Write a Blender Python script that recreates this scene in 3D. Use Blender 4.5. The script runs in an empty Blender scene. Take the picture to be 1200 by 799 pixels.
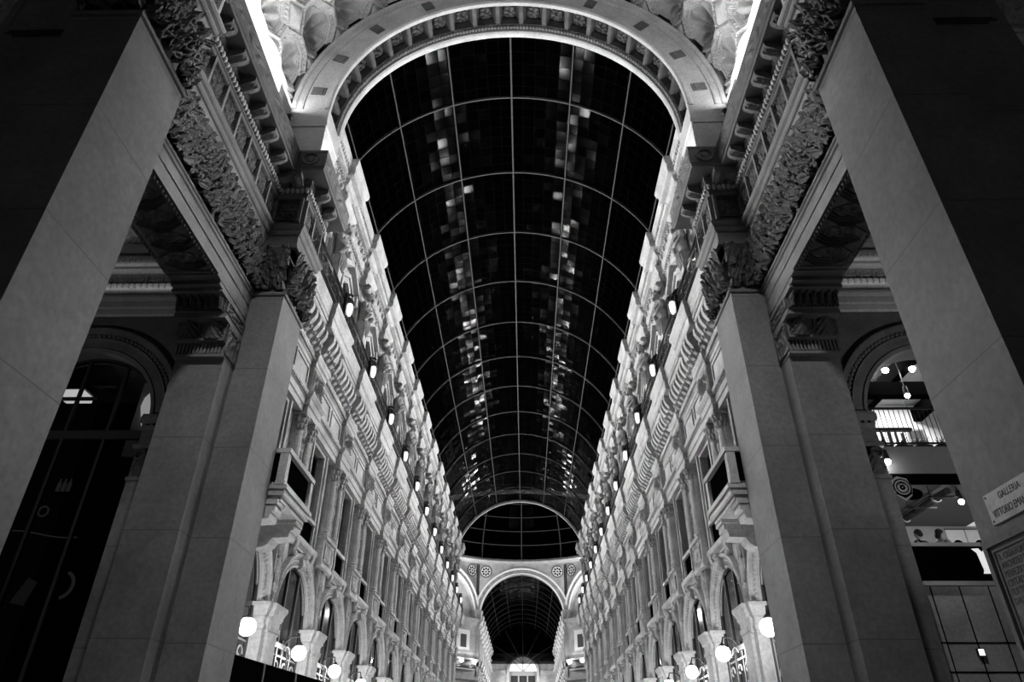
import bpy, math, random
from math import sin, cos, pi, sqrt, radians as rad
from mathutils import Vector, Matrix, noise
random.seed(11)
SC = bpy.context.scene
COL = SC.collection
LIFT = 1.6                       # eye height: everything is laid out from the eye and lifted at the end
ORD = ['first', 'second', 'third', 'fourth', 'fifth', 'sixth', 'seventh', 'eighth', 'ninth', 'tenth',
       'eleventh', 'twelfth', 'thirteenth', 'fourteenth', 'fifteenth']
SIDE = {-1: 'left', 1: 'right'}

# ------------------------------------------------------------------ materials
def new_mat(name):
    m = bpy.data.materials.new(name); m.use_nodes = True
    nt = m.node_tree; b = nt.nodes['Principled BSDF']
    return m, nt, b

def stone(name, lo, hi, scale=1.2, rough=.75, bump=.25, fine=14, joint=None, streak=0.0):
    m, nt, b = new_mat(name)
    N = nt.nodes; L = nt.links
    tc = N.new('ShaderNodeTexCoord')
    n1 = N.new('ShaderNodeTexNoise'); n1.inputs['Scale'].default_value = scale; n1.inputs['Detail'].default_value = 8
    n1.inputs['Roughness'].default_value = .62
    L.new(tc.outputs['Object'], n1.inputs['Vector'])
    cr = N.new('ShaderNodeValToRGB')
    cr.color_ramp.elements[0].position = .3; cr.color_ramp.elements[1].position = .72
    cr.color_ramp.elements[0].color = (lo, lo, lo, 1); cr.color_ramp.elements[1].color = (hi, hi, hi, 1)
    L.new(n1.outputs['Fac'], cr.inputs['Fac'])
    col = cr.outputs['Color']
    n2 = N.new('ShaderNodeTexNoise'); n2.inputs['Scale'].default_value = fine; n2.inputs['Detail'].default_value = 5
    L.new(tc.outputs['Object'], n2.inputs['Vector'])
    mx = N.new('ShaderNodeMixRGB'); mx.blend_type = 'MULTIPLY'; mx.inputs['Fac'].default_value = .55
    L.new(col, mx.inputs['Color1']); L.new(n2.outputs['Fac'], mx.inputs['Color2'])
    gain = N.new('ShaderNodeMixRGB'); gain.blend_type = 'MULTIPLY'; gain.inputs['Fac'].default_value = 1
    gain.inputs['Color2'].default_value = (1.38, 1.38, 1.38, 1)
    L.new(mx.outputs['Color'], gain.inputs['Color1']); col = gain.outputs['Color']
    if joint:                                     # horizontal bed joints every so many metres
        sx = N.new('ShaderNodeSeparateXYZ'); L.new(tc.outputs['Object'], sx.inputs[0])
        md = N.new('ShaderNodeMath'); md.operation = 'PINGPONG'; md.inputs[1].default_value = joint / 2
        L.new(sx.outputs['Z'], md.inputs[0])
        lt = N.new('ShaderNodeMath'); lt.operation = 'LESS_THAN'; lt.inputs[1].default_value = .012
        L.new(md.outputs[0], lt.inputs[0])
        jm = N.new('ShaderNodeMixRGB'); jm.inputs['Color2'].default_value = (lo * .8,) * 3 + (1,)
        L.new(lt.outputs[0], jm.inputs['Fac']); L.new(col, jm.inputs['Color1']); col = jm.outputs['Color']
    L.new(col, b.inputs['Base Color'])
    b.inputs['Roughness'].default_value = rough
    b.inputs['Specular IOR Level'].default_value = .3
    if bump:
        bp = N.new('ShaderNodeBump'); bp.inputs['Strength'].default_value = bump; bp.inputs['Distance'].default_value = .02
        L.new(n2.outputs['Fac'], bp.inputs['Height']); L.new(bp.outputs[0], b.inputs['Normal'])
    return m

def plain(name, c, rough=.6, metal=0, spec=.4):
    m, nt, b = new_mat(name)
    N = nt.nodes; L = nt.links
    tc = N.new('ShaderNodeTexCoord'); n = N.new('ShaderNodeTexNoise'); n.inputs['Scale'].default_value = 6
    L.new(tc.outputs['Object'], n.inputs['Vector'])
    r = N.new('ShaderNodeValToRGB')
    r.color_ramp.elements[0].color = (c * .85,) * 3 + (1,); r.color_ramp.elements[1].color = (min(1, c * 1.12),) * 3 + (1,)
    L.new(n.outputs['Fac'], r.inputs['Fac']); L.new(r.outputs['Color'], b.inputs['Base Color'])
    b.inputs['Roughness'].default_value = rough; b.inputs['Metallic'].default_value = metal
    b.inputs['Specular IOR Level'].default_value = spec
    return m

def glow(name, strength, base=.8):
    m, nt, b = new_mat(name)
    b.inputs['Base Color'].default_value = (base, base, base, 1)
    b.inputs['Emission Color'].default_value = (1, 1, 1, 1); b.inputs['Emission Strength'].default_value = strength
    return m

def pane_mat(name, tint=.9, ior=1.45, rough=.04, dust=1.0):
    m, nt, b = new_mat(name)
    N = nt.nodes; L = nt.links; N.remove(b)
    out = N['Material Output']
    tr = N.new('ShaderNodeBsdfTransparent'); tr.inputs['Color'].default_value = (tint, tint, tint, 1)
    gl = N.new('ShaderNodeBsdfGlossy'); gl.inputs['Roughness'].default_value = rough
    fr = N.new('ShaderNodeFresnel'); fr.inputs['IOR'].default_value = ior
    mx = N.new('ShaderNodeMixShader')
    mu = N.new('ShaderNodeMath'); mu.operation = 'MULTIPLY'; mu.inputs[1].default_value = dust   # grime dulls the sheen
    L.new(fr.outputs[0], mu.inputs[0]); L.new(mu.outputs[0], mx.inputs['Fac']); L.new(tr.outputs[0], mx.inputs[1]); L.new(gl.outputs[0], mx.inputs[2])
    L.new(mx.outputs[0], out.inputs['Surface'])
    return m

M = dict(
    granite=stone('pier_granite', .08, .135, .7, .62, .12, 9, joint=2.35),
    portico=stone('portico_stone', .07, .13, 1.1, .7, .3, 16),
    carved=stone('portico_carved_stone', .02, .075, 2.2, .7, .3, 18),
    pale=stone('vault_stucco', .30, .46, 1.0, .8, .25, 15),
    facade=stone('facade_stone', .26, .48, .9, .8, .9, 11),
    relief=stone('facade_relief_stone', .18, .45, 2.0, .8, .7, 12),
    sooty=stone('statue_stone', .12, .42, 2.2, .75, .5, 10),
    floor=stone('marble_floor', .2, .4, .5, .35, .05, 8),
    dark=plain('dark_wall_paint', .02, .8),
    iron=plain('black_iron', .015, .45, .3),
    frame=plain('dark_window_wood', .025, .5),
    gray=plain('grey_plaster', .3, .8),
    white=plain('white_paint', .75, .7),
    black=plain('black_panel', .0015, .8, 0, 0),
    blind=plain('grey_roller_blind', .2, .9),
    cloth=plain('dark_cloth', .03, .95),
    shirt=plain('light_cloth', .3, .95),
    skin=plain('skin', .42, .6),
    hair=plain('dark_hair', .02, .7),
    plaque=stone('plaque_marble', .30, .42, 3, .5, .05, 20),
    frieze=stone('frieze_stone', .10, .17, 1.1, .7, .3, 16),
    slab=plain('slab_paint', .10, .6),
    polished=stone('polished_granite', .22, .38, .8, .25, 0),
    rib=plain('iron_rib_paint', .05, .7, 0, .2),
    letter=plain('letter_paint', .01, .6),
    glass=pane_mat('roof_glass', .12, 1.08, .11, .5),
    window=pane_mat('window_glass', .55, 1.2, .08, .2),
    globe=glow('globe_glow', 110.0),
    lamp=glow('lantern_glow', 1.0),
    spot=glow('spot_glow', 90.0),
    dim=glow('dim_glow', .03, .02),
    lit=glow('lit_window_glow', .75),
    led=glow('led_glow', 1.6),
)

# ------------------------------------------------------------------ mesh builder
class MB:
    def __init__(s):
        s.v = []; s.f = []
    def add(s, vs, fs):
        n = len(s.v); s.v += [tuple(p) for p in vs]; s.f += [tuple(i + n for i in f) for f in fs]; return s
    def box(s, x0, x1, y0, y1, z0, z1):
        return s.add([(x0, y0, z0), (x1, y0, z0), (x1, y1, z0), (x0, y1, z0), (x0, y0, z1), (x1, y0, z1), (x1, y1, z1), (x0, y1, z1)],
                     [(3, 2, 1, 0), (4, 5, 6, 7), (0, 1, 5, 4), (1, 2, 6, 5), (2, 3, 7, 6), (3, 0, 4, 7)])
    def taper(s, x0, x1, y0, y1, z0, z1, k):        # box narrowing (k<1) or widening upwards
        cx, cy = (x0 + x1) / 2, (y0 + y1) / 2
        t = lambda x, y, z: (cx + (x - cx) * k, cy + (y - cy) * k, z)
        return s.add([(x0, y0, z0), (x1, y0, z0), (x1, y1, z0), (x0, y1, z0), t(x0, y0, z1), t(x1, y0, z1), t(x1, y1, z1), t(x0, y1, z1)],
                     [(3, 2, 1, 0), (4, 5, 6, 7), (0, 1, 5, 4), (1, 2, 6, 5), (2, 3, 7, 6), (3, 0, 4, 7)])
    def grid(s, rows, close=False):
        n = len(rows[0]); vs = [p for r in rows for p in r]; fs = []
        for i in range(len(rows) - 1):
            for j in range(n if close else n - 1):
                k = (j + 1) % n
                fs.append((i * n + j, i * n + k, (i + 1) * n + k, (i + 1) * n + j))
        return s.add(vs, fs)
    def run(s, path, prof, caps=True, lift=None):   # moulding profile (out, height) along a plan path, mitred
        rows = []
        for i, p in enumerate(path):
            ns = []
            for a, b in ((i - 1, i), (i, i + 1)):
                if a >= 0 and b < len(path):
                    dx, dy = path[b][0] - path[a][0], path[b][1] - path[a][1]; l = math.hypot(dx, dy)
                    ns.append((-dy / l, dx / l))
            if len(ns) == 1: m = ns[0]
            else:
                d = 1 + ns[0][0] * ns[1][0] + ns[0][1] * ns[1][1]
                m = ((ns[0][0] + ns[1][0]) / d, (ns[0][1] + ns[1][1]) / d)
            rows.append([(p[0] + m[0] * o, p[1] + m[1] * o, h) for o, h in prof])
        s.grid(rows)
        if caps:
            for r in (rows[0], rows[-1]): s.add(r, [tuple(range(len(r)))])
        return s
    def lathe(s, c, prof, n=12, caps=True):
        rows = [[(c[0] + r * cos(2 * pi * j / n), c[1] + r * sin(2 * pi * j / n), c[2] + z) for j in range(n)] for r, z in prof]
        s.grid(rows, True)
        if caps: s.add(rows[0], [tuple(range(n))]); s.add(rows[-1], [tuple(range(n))])
        return s
    def ball(s, c, r, n=12, m=8, sq=(1, 1, 1)):
        rows = [[(c[0] + sq[0] * r * sin(pi * i / m) * cos(2 * pi * j / n), c[1] + sq[1] * r * sin(pi * i / m) * sin(2 * pi * j / n), c[2] - sq[2] * r * cos(pi * i / m)) for j in range(n)] for i in range(m + 1)]
        return s.grid(rows, True)
    def tube(s, pts, r, n=6):
        rows = []; up = Vector((0, 0, 1))
        P = [Vector(p) for p in pts]
        for i, p in enumerate(P):
            d = (P[min(i + 1, len(P) - 1)] - P[max(i - 1, 0)])
            if d.length < 1e-9: d = Vector((0, 0, 1))
            d.normalize()
            a = d.cross(up) if abs(d.z) < .95 else d.cross(Vector((0, 1, 0)))
            a.normalize(); b = d.cross(a)
            rr = r[i] if isinstance(r, (list, tuple)) else r
            rows.append([tuple(p + (a * cos(2 * pi * j / n) + b * sin(2 * pi * j / n)) * rr) for j in range(n)])
        s.grid(rows, True)
        s.add(rows[0], [tuple(range(n))]); s.add(rows[-1], [tuple(range(n))]); return s
    def arc(s, c, prof, a0, a1, n, plane='xz', caps=True):   # profile (radius, along) swept about an axis through c
        rows = []
        for i in range(n + 1):
            t = a0 + (a1 - a0) * i / n
            row = []
            for r, q in prof:
                if plane == 'xz': row.append((c[0] + r * cos(t), c[1] + q, c[2] + r * sin(t)))
                else: row.append((c[0] + q, c[1] + r * cos(t), c[2] + r * sin(t)))
            rows.append(row)
        s.grid(rows)
        if caps:
            for r in (rows[0], rows[-1]): s.add(r, [tuple(range(len(r)))])
        return s
    def poly(s, pts2, fn0, fn1):                    # prism: outline mapped through two functions
        n = len(pts2)
        return s.add([fn0(*p) for p in pts2] + [fn1(*p) for p in pts2],
                     [tuple(range(n)), tuple(range(2 * n - 1, n - 1, -1))] + [(i, (i + 1) % n, n + (i + 1) % n, n + i) for i in range(n)])
    def relief(s, fn, h, nu, nv):                   # fn(u,v,height) -> point, h(u,v) -> height
        return s.grid([[fn(i / nu, j / nv, h(i / nu, j / nv)) for j in range(nv + 1)] for i in range(nu + 1)])
    def merge(s, o, fn=lambda p: p):
        return s.add([fn(p) for p in o.v], o.f)
    def build(s, name, mat, parent=None, xf=None, loc=(0, 0, 0), rz=0, smooth=False):
        me = bpy.data.meshes.new(name)
        me.from_pydata([xf(p) for p in s.v] if xf else s.v, [], s.f)
        me.materials.append(M[mat] if isinstance(mat, str) else mat)
        if smooth: me.polygons.foreach_set('use_smooth', [True] * len(me.polygons))
        me.update()
        o = bpy.data.objects.new(name, me); COL.objects.link(o)
        o.location = loc; o.rotation_euler = (0, 0, rz)
        if parent: o.parent = parent
        return o

def tag(o, label, cat, group=None, kind=None):
    o['label'] = label
    if cat: o['category'] = cat
    if group: o['group'] = group
    if kind: o['kind'] = kind
    return o
def thing(name, label, cat, loc=(0, 0, 0), rz=0, group=None, kind=None):
    o = bpy.data.objects.new(name, None); COL.objects.link(o)
    o.empty_display_size = .2; o.location = loc; o.rotation_euler = (0, 0, rz)
    return tag(o, label, cat, group, kind)
def dup(root, loc, rz, label, group=None):
    r = root.copy(); COL.objects.link(r); r.location = loc; r.rotation_euler = (0, 0, rz); r['label'] = label
    if group: r['group'] = group
    for ch in list(root.children):
        c = ch.copy(); COL.objects.link(c); c.parent = r
        for g in list(ch.children):
            d = g.copy(); COL.objects.link(d); d.parent = c
    return r

def nz(x, y, z=0): return noise.noise(Vector((x, y, z)))

# ------------------------------------------------------------------ ornament height functions
def leaf(x, t, lobes=4.5):                       # acanthus leaf: x across (-1..1), t up (0..1)
    if t < 0 or t > 1: return 0
    w = .98 * (1 - .55 * t ** 3) * (.80 + .20 * abs(sin(t * pi * lobes)))
    if t > .86: w *= sqrt(max(0, 1 - ((t - .86) / .14) ** 2))
    if abs(x) > w: return 0
    q = abs(x) / max(w, .01)
    vein = .22 * abs(sin(q * 5.5 + t * 7))
    return .25 + .55 * t ** 2.2 + .34 * (1 - q) ** .6 - vein * (.4 + q) - .3 * q * q
def palm(x, y):                                  # one lobed leaf, x across -1..1, y up 0..1
    if y < 0: return 0
    r = math.hypot(x * .72, y); t = math.atan2(x * .72, y)
    if abs(t) > 1.3: return 0
    lob = abs(cos(3.4 * t)) ** .6
    R = (.66 + .34 * lob) * (1 - .22 * abs(t))
    if r > R: return 0
    q = r / R
    return .22 + .62 * q * q * q + .32 * lob - .3 * q * (1 - lob)
def hsh(a, b, c): return (sin(a * 127.1 + b * 311.7 + c * 74.7) * 43758.5453) % 1.0
TIERS = ((-.03, .34, 0, .12, 1.0), (.16, .36, .5, .08, 1.0), (.36, .34, .15, .04, 1.15), (.52, .50, .6, .03, 1.35))
def acanthus(um, t, pitch):
    best = 0
    for k, (t0, ht, sh, up, wd) in enumerate(TIERS):
        if t < t0 - .05 or t > t0 + ht * 1.25: continue
        u = um / pitch - sh
        for i in (math.floor(u) - 1, math.floor(u), math.floor(u) + 1):
            x = (u - i - .5 - .3 * (hsh(i, k, 1) - .5)) * 2 / wd; y = (t - t0) / ht
            r = (hsh(i, k, 2) - .5) * .9; sc = .82 + .4 * hsh(i, k, 3)
            xr = (x * cos(r) - y * sin(r)) / sc; yr = (x * sin(r) + y * cos(r)) / sc
            h = palm(xr * .9, yr)
            if h > 0: best = max(best, h * (.65 + .6 * hsh(i, k, 4)) + up)
    return best
def rosette(x, y, petals=8):
    r = math.hypot(x, y); a = math.atan2(y, x)
    if r < .16: return .9 - 2 * r
    if r < .46: return .25 + .4 * abs(cos(petals / 4 * a)) * (1 - (r - .16) / .30 * .6)
    if r < .78: return .18 + .42 * abs(cos(petals / 2 * a)) * (1 - abs(r - .6) * 2)
    return 0
def scroll(x, y, f=1.0):                         # dense vine scroll used on panels
    v = sin(6.5 * x * f + 3.5 * sin(4 * y * f)) * sin(6 * y * f + 2.6 * sin(5 * x * f + 1))
    return max(0, v) ** .7
def candelabra(x, t, n=5):                       # stacked vases and leaf pairs, x -1..1, t 0..1
    p = (t * n) % 1.0
    w = .16 + .62 * abs(sin(p * pi)) ** 1.5 * (.75 + .25 * cos(p * 9))
    q = abs(x) / w
    if q > 1: 
        r = math.hypot((abs(x) - .62) * 1.3, (p - .72) * 1.6)
        return .6 if r < .24 and r > .07 else 0
    return .9 * sqrt(1 - q * q) - .3 * abs(sin(q * 6 + p * 8)) * q

def foliage_run(mb, path, h0, h1, out, pitch, res=.024, flare=.10):
    for (p, q) in zip(path[:-1], path[1:]):
        dx, dy = q[0] - p[0], q[1] - p[1]; l = math.hypot(dx, dy); d = (dx / l, dy / l); n = (-d[1], d[0])
        cnt = max(1, round(l / pitch)); pt = l / cnt
        nu = max(8, int(l / res)); nv = max(10, int((h1 - h0) / res))
        def fn(u, v, h):
            o = .02 + flare * v * v + out * h
            return (p[0] + d[0] * l * u + n[0] * o, p[1] + d[1] * l * u + n[1] * o, h0 + (h1 - h0) * v)
        mb.relief(fn, lambda u, v: acanthus(u * l, v, pt) * (1 + .25 * nz(u * l * 6, v * 9, p[0]) + .28 * nz(u * l * 15, v * 22, p[1])), nu, nv)
    return mb
def beads(mb, path, h, r, pitch, out=0, n=6, m=4):
    for (p, q) in zip(path[:-1], path[1:]):
        dx, dy = q[0] - p[0], q[1] - p[1]; l = math.hypot(dx, dy)
        d = (dx / l, dy / l); nn = (-d[1], d[0]); c = max(1, int(l / pitch))
        for i in range(c):
            t = (i + .5) / c * l
            mb.ball((p[0] + d[0] * t + nn[0] * out, p[1] + d[1] * t + nn[1] * out, h), r, n, m)
    return mb
def offset_path(path, o):
    m = MB().run(path, [(o, 0), (o, 1)], caps=False)
    return [(m.v[i][0], m.v[i][1]) for i in range(0, len(m.v), 2)]

# ------------------------------------------------------------------ the portico (plan: a = distance from the axis, y = depth)
NEAR0, NEAR1, FAR0, FAR1 = 7.45, 9.25, 16.35, 18.1
AP, AW = 6.6, 7.55               # pier plane and recessed wall plane
ENT = [(9.4, NEAR0), (AP, NEAR0), (AP, NEAR1), (AW, NEAR1), (AW, FAR0), (AP, FAR0), (AP, FAR1), (7.5, FAR1)]
def X(s): return lambda p: (s * p[0], p[1], p[2])

def coffer_oct(x, y):            # octagonal coffer in a -1..1 cell: depth 0..1
    m = max(abs(x), abs(y), (abs(x) + abs(y)) / 1.36)
    return m
def portico(s):
    xf = X(s); sd = SIDE[s]
    # near pier
    t = thing('stone_pier', 'massive plain stone pier nearest the camera on the %s, under a leafy capital' % sd, 'pier')
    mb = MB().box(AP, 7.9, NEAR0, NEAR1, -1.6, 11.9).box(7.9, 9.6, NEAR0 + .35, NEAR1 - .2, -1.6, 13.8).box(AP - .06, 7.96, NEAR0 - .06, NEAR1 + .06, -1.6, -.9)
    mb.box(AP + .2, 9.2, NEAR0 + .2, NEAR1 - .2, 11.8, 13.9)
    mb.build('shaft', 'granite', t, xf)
    pth = [(7.9, NEAR0), (AP, NEAR0), (AP, NEAR1), (AW, NEAR1)]
    MB().run(pth, [(0, 11.86), (.05, 11.88), (.07, 11.93), (.05, 11.98), (.02, 12.0), (.02, 12.05), (0, 12.06)]).build('astragal', 'portico', t, xf)
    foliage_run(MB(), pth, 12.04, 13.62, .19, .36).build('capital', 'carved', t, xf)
    # far pier with respond
    t = thing('stone_pier', 'plain stone pier at the gallery mouth on the %s, beyond the coffered lintel' % sd, 'pier')
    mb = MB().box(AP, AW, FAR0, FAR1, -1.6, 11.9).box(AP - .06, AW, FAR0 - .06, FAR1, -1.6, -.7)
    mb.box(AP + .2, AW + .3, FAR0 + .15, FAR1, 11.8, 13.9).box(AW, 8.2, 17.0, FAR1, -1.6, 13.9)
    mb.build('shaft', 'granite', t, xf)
    pth = [(AW, FAR0), (AP, FAR0), (AP, FAR1), (7.45, FAR1)]
    MB().run(pth, [(0, 11.86), (.05, 11.88), (.07, 11.93), (.05, 11.98), (.02, 12.0), (.02, 12.05), (0, 12.06)]).build('astragal', 'portico', t, xf)
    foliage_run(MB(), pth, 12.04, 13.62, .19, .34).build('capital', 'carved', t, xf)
    # respond pilaster below the soffit
    t = thing('respond_pilaster', 'pilaster carrying the coffered lintel on the %s, with a stepped carved impost' % sd, 'pilaster')
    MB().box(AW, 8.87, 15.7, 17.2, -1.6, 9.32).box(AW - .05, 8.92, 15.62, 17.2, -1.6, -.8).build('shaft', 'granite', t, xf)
    cp = MB()
    def tier(h0, h1, yf, o=0): cp.box(AW + .02 - o, 8.89 + o, yf, 17.2, h0, h1)
    tier(9.32, 9.40, 15.55, .03); tier(9.40, 9.75, 15.6); tier(9.75, 10.28, 15.42); tier(10.28, 10.44, 15.1, .04)
    tier(10.44, 10.80, 15.05); tier(10.80, 10.9, 14.62, .03); tier(10.9, 11.02, 14.45); tier(11.02, 11.1, 14.2, .02)
    nfl = 13
    for i in range(nfl):                                       # flutes
        a = AW + .1 + (8.8 - AW) * i / (nfl - .4)
        cp.box(a, a + .055, 15.55, 15.62, 9.43, 9.73)
    cp.build('impost', 'portico', t, xf)
    cv = MB()
    for k in range(2):                                         # two leaf panels, then a leaf row, then tongues
        c = AW + .36 + k * .66
        cv.relief(lambda u, v, h: (c - .31 + .62 * u, 15.42 - .14 * h - .08 * v, 9.78 + .48 * v), lambda u, v: leaf((u - .5) * 1.9, v * .95, 5), 22, 16)
    cv.relief(lambda u, v, h: (AW + .02 + 1.33 * u, 15.05 - .02 - .2 * h - .12 * v, 10.45 + .34 * v), lambda u, v: leaf(((u * 7) % 1 - .5) * 2, v * .98, 3), 84, 12)
    cv.relief(lambda u, v, h: (AW + .02 + 1.33 * u, 14.62 - .10 * h, 10.9 + .12 * v), lambda u, v: sqrt(max(0, 1 - (((u * 11) % 1 - .5) * 2.2) ** 2)) * (1 - v * .4), 88, 5)
    for z0, z1, y0 in ((9.42, 10.25, 15.45), (10.46, 10.8, 15.06)):   # carving on the flank towards the gallery
        cv.relief(lambda u, v, h: (AW + .0 - .06 * h, y0 + (15.75 - y0 + .55) * u, z0 + (z1 - z0) * v),
                  lambda u, v: scroll(u * 1.3, v) if .08 < u < .92 and .1 < v < .9 else .8, 40, 24)
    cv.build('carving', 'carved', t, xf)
    # entablature on the side wall and both piers
    t = thing('entablature', 'carved entablature running from the near pier to the gallery mouth along the %s' % sd, 'entablature')
    MB().box(AW, 8.95, NEAR1, FAR0 + .3, 11.45, 11.92).box(AW, AW + .03, NEAR1, FAR0 + .3, 11.08, 11.5).box(8.92, 8.95, NEAR1, FAR0 + .3, 11.08, 11.5).box(AW + .02, 9.4, NEAR0 + .3, FAR1, 11.9, 17.4).build('lintel', 'portico', t, xf)
    seg = [(AW, NEAR1 - .02), (AW, FAR0 + .02)]
    MB().run(seg, [(0, 11.8), (.04, 11.83), (.04, 11.9), (.08, 11.93), (.08, 11.98), (0, 12.04)]).build('astragal', 'portico', t, xf)
    beads(foliage_run(MB(), seg, 12.04, 13.62, .19, .35), [(AW, NEAR1 + .2), (AW, FAR0 - .2)], 13.6, .05, .16, .2).build('foliage_band', 'carved', t, xf)
    # soffit with octagonal coffers (seen from below)
    y0, y1 = NEAR1 + .05, 14.25
    n = 6; pit = (y1 - y0 - .3) / n
    def hs(u, v):
        a = (u - .5) * 2; y = v * (y1 - y0)
        if abs(a) > .84: return -.05 + (.03 * sin(y * 44) if .88 < abs(a) < .96 else 0)
        yy = (y - .15) / pit
        if yy < 0 or yy > n: return -.03
        b = (yy % 1 - .5) * 2; m = coffer_oct(a * 1.16, b * 1.04)
        if m > .93: return -.02 if m < 1 else 0.02
        if m > .82: return .08
        if m > .70: return .14
        return .20 - .16 * rosette(a * 1.5, b * 1.4, 6)
    MB().relief(lambda u, v, h: (AW + .02 + 1.38 * u, y0 + (y1 - y0) * v, 11.09 + h), hs, 64, 220).build('soffit', 'portico', t, xf)
    # architrave, frieze, cornice
    prof = [(0, 13.62), (.12, 13.64), (.12, 13.72), (.08, 13.75), (.08, 14.12), (.13, 14.15), (.16, 14.21), (.16, 14.29), (.22, 14.35), (.25, 14.43), (.25, 14.48),
            (.02, 14.5), (.02, 15.72), (.06, 15.74), (.06, 15.86), (.1, 15.88), (.1, 16.2), (.18, 16.24), (.18, 16.46)]
    MB().run(ENT, prof).build('architrave', 'portico', t, xf)
    MB().run(ENT, [(.18, 16.44), (.64, 16.45), (.66, 16.47), (.66, 16.54), (.69, 16.56), (.69, 17.16), (.71, 17.2), (.71, 17.28), (.6, 17.32), (0, 17.34)]).build('cornice', 'portico', t, xf)
    rl = MB()                                                    # low relief on the cornice face
    for p, q in zip(ENT[:-1], ENT[1:]):
        pass
    op = offset_path(ENT, .69)
    for p, q in zip(op[:-1], op[1:]):
        dx, dy = q[0] - p[0], q[1] - p[1]; l = math.hypot(dx, dy); d = (dx / l, dy / l); nn = (-d[1], d[0])
        if l < 1.2 and nn[1] < 0: continue
        rl.relief(lambda u, v, h: (p[0] + d[0] * l * u + nn[0] * (.004 + .05 * h), p[1] + d[1] * l * u + nn[1] * (.004 + .05 * h), 16.58 + .58 * v),
                  lambda u, v: scroll(u * l / 1.1, v * .9 + .1) * (1 if .1 < v < .9 else 0), max(6, int(l / .045)), 14)
    rl.build('cornice_relief', 'portico', t, xf)
    tw = MB()                                                    # twisted rope bead below the brackets
    for p, q in zip(offset_path(ENT, .13)[1:-1], offset_path(ENT, .13)[2:]):
        dx, dy = q[0] - p[0], q[1] - p[1]; l = math.hypot(dx, dy); d = (dx / l, dy / l); nn = (-d[1], d[0])
        c = int(l / .155)
        for i in range(c):
            z = (i + .5) / c * l
            tw.ball((p[0] + d[0] * z, p[1] + d[1] * z, 16.04), .07, 8, 5, (1, 1, 1.7))
    tw.build('bead_row', 'pale', t, xf)
    # frieze panels with rosettes
    fp = MB()
    for p, q in zip(ENT[:-1], ENT[1:]):
        dx, dy = q[0] - p[0], q[1] - p[1]; l = math.hypot(dx, dy)
        if l < .9: continue
        d = (dx / l, dy / l); nn = (-d[1], d[0]); c = max(1, round(l / .89)); w = l / c
        def hp(u, v):
            x = ((u * c) % 1 - .5) * 2; y = (v - .5) * 2
            e = max(abs(x), abs(y))
            if e > .88: return .08
            if e > .76: return .05 + .02 * sin((x + y) * 60)
            return .0 + .1 * rosette(x * 1.18, y * 1.18) * (1 + .3 * nz(u * 30, v * 10))
        fp.relief(lambda u, v, h: (p[0] + d[0] * l * u + nn[0] * (.024 + h), p[1] + d[1] * l * u + nn[1] * (.024 + h), 14.78 + .90 * v), hp, max(28, int(l / .028)), 28)
        for i in range(c + 1):
            z = min(max(i * w, .045), l - .045); fa = lambda o, h, e: (p[0] + d[0] * (z + e) + nn[0] * o, p[1] + d[1] * (z + e) + nn[1] * o, h)
            ff = MB(); ff.poly([(.02, 14.7), (.125, 14.7), (.125, 15.72), (.02, 15.72)], lambda o, h: fa(o, h, -.045), lambda o, h: fa(o, h, .045)); ff.build('frieze_bar', 'frieze', t, xf)
    fp.build('frieze_panels', 'carved', t, xf)
    # scrolled brackets under the cornice
    k = 0
    for p, q in zip(ENT[:-1], ENT[1:]):
        dx, dy = q[0] - p[0], q[1] - p[1]; l = math.hypot(dx, dy)
        if l < .9 or p[1] < 7.5 and q[1] < 7.5: continue
        d = (dx / l, dy / l); nn = (-d[1], d[0]); c = max(2, round(l / .86))
        for i in range(c):
            z = (i + .5) / c * l; b = MB()
            pr = [(.1, 16.1), (.24, 16.1), (.34, 16.14), (.42, 16.22), (.54, 16.24), (.6, 16.3), (.6, 16.45), (.1, 16.45)]
            f = lambda o, h, e: (p[0] + d[0] * (z + e) + nn[0] * o, p[1] + d[1] * (z + e) + nn[1] * o, h)
            b.poly(pr, lambda o, h: f(o, h, -.17), lambda o, h: f(o, h, .17))
            b.relief(lambda u, v, h: f(.16 + .44 * v, 16.10 + .18 * v * v - .1 * h, (u - .5) * .36), lambda u, v: leaf((u - .5) * 1.9, v, 3), 10, 8)
            b.build('bracket', 'portico', t, xf); k += 1
    # block with the ring on the cornice return over the far pier
    rg = MB(); cx, cz = 6.42, 16.88
    rg.arc((cx, FAR0 - .70, cz), [(.2, 0), (.22, -.05), (.27, -.06), (.3, -.02), (.3, 0)], 0, 2 * pi, 28, caps=False)
    rg.ball((cx, FAR0 - .69, cz), .13, 14, 8, (1, .3, 1))
    rg.build('ring_boss', 'portico', t, xf)
    # wall above the cornice up to the vault and light strip
    tt = thing('cornice_light', 'long white light strip above the cornice under the shell vault, %s' % sd, 'light')
    MB().box(7.78, 8.02, 7.0, 16.25, 18.9, 20.22).build('housing', 'pale', tt, xf)
    MB().poly([(7.74, 19.2), (7.785, 19.15), (7.785, 19.96), (7.74, 19.94)], lambda a, h: (a, 7.0, h), lambda a, h: (a, 15.0, h)).build('diffuser', 'led', tt, xf)
    tt = thing('spotlight', 'small round black spotlight on the %s cornice edge, dark against the light strip' % sd, 'spotlight')
    MB().ball((6.93, 14.55, 17.62), .13, 12, 8).build('housing', 'iron', tt, xf)
    MB().box(6.9, 6.96, 14.5, 14.6, 17.38, 17.55).build('foot', 'iron', tt, xf)
    w = MB().box(8.0, 8.5, 5.5, FAR0 + .1, 17.3, 20.25).build('wall_%s_attic' % sd, 'pale', None, xf)
    tag(w, 'pale plaster wall strip between the cornice and the vault, %s' % sd, 'wall', None, 'structure')
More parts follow.
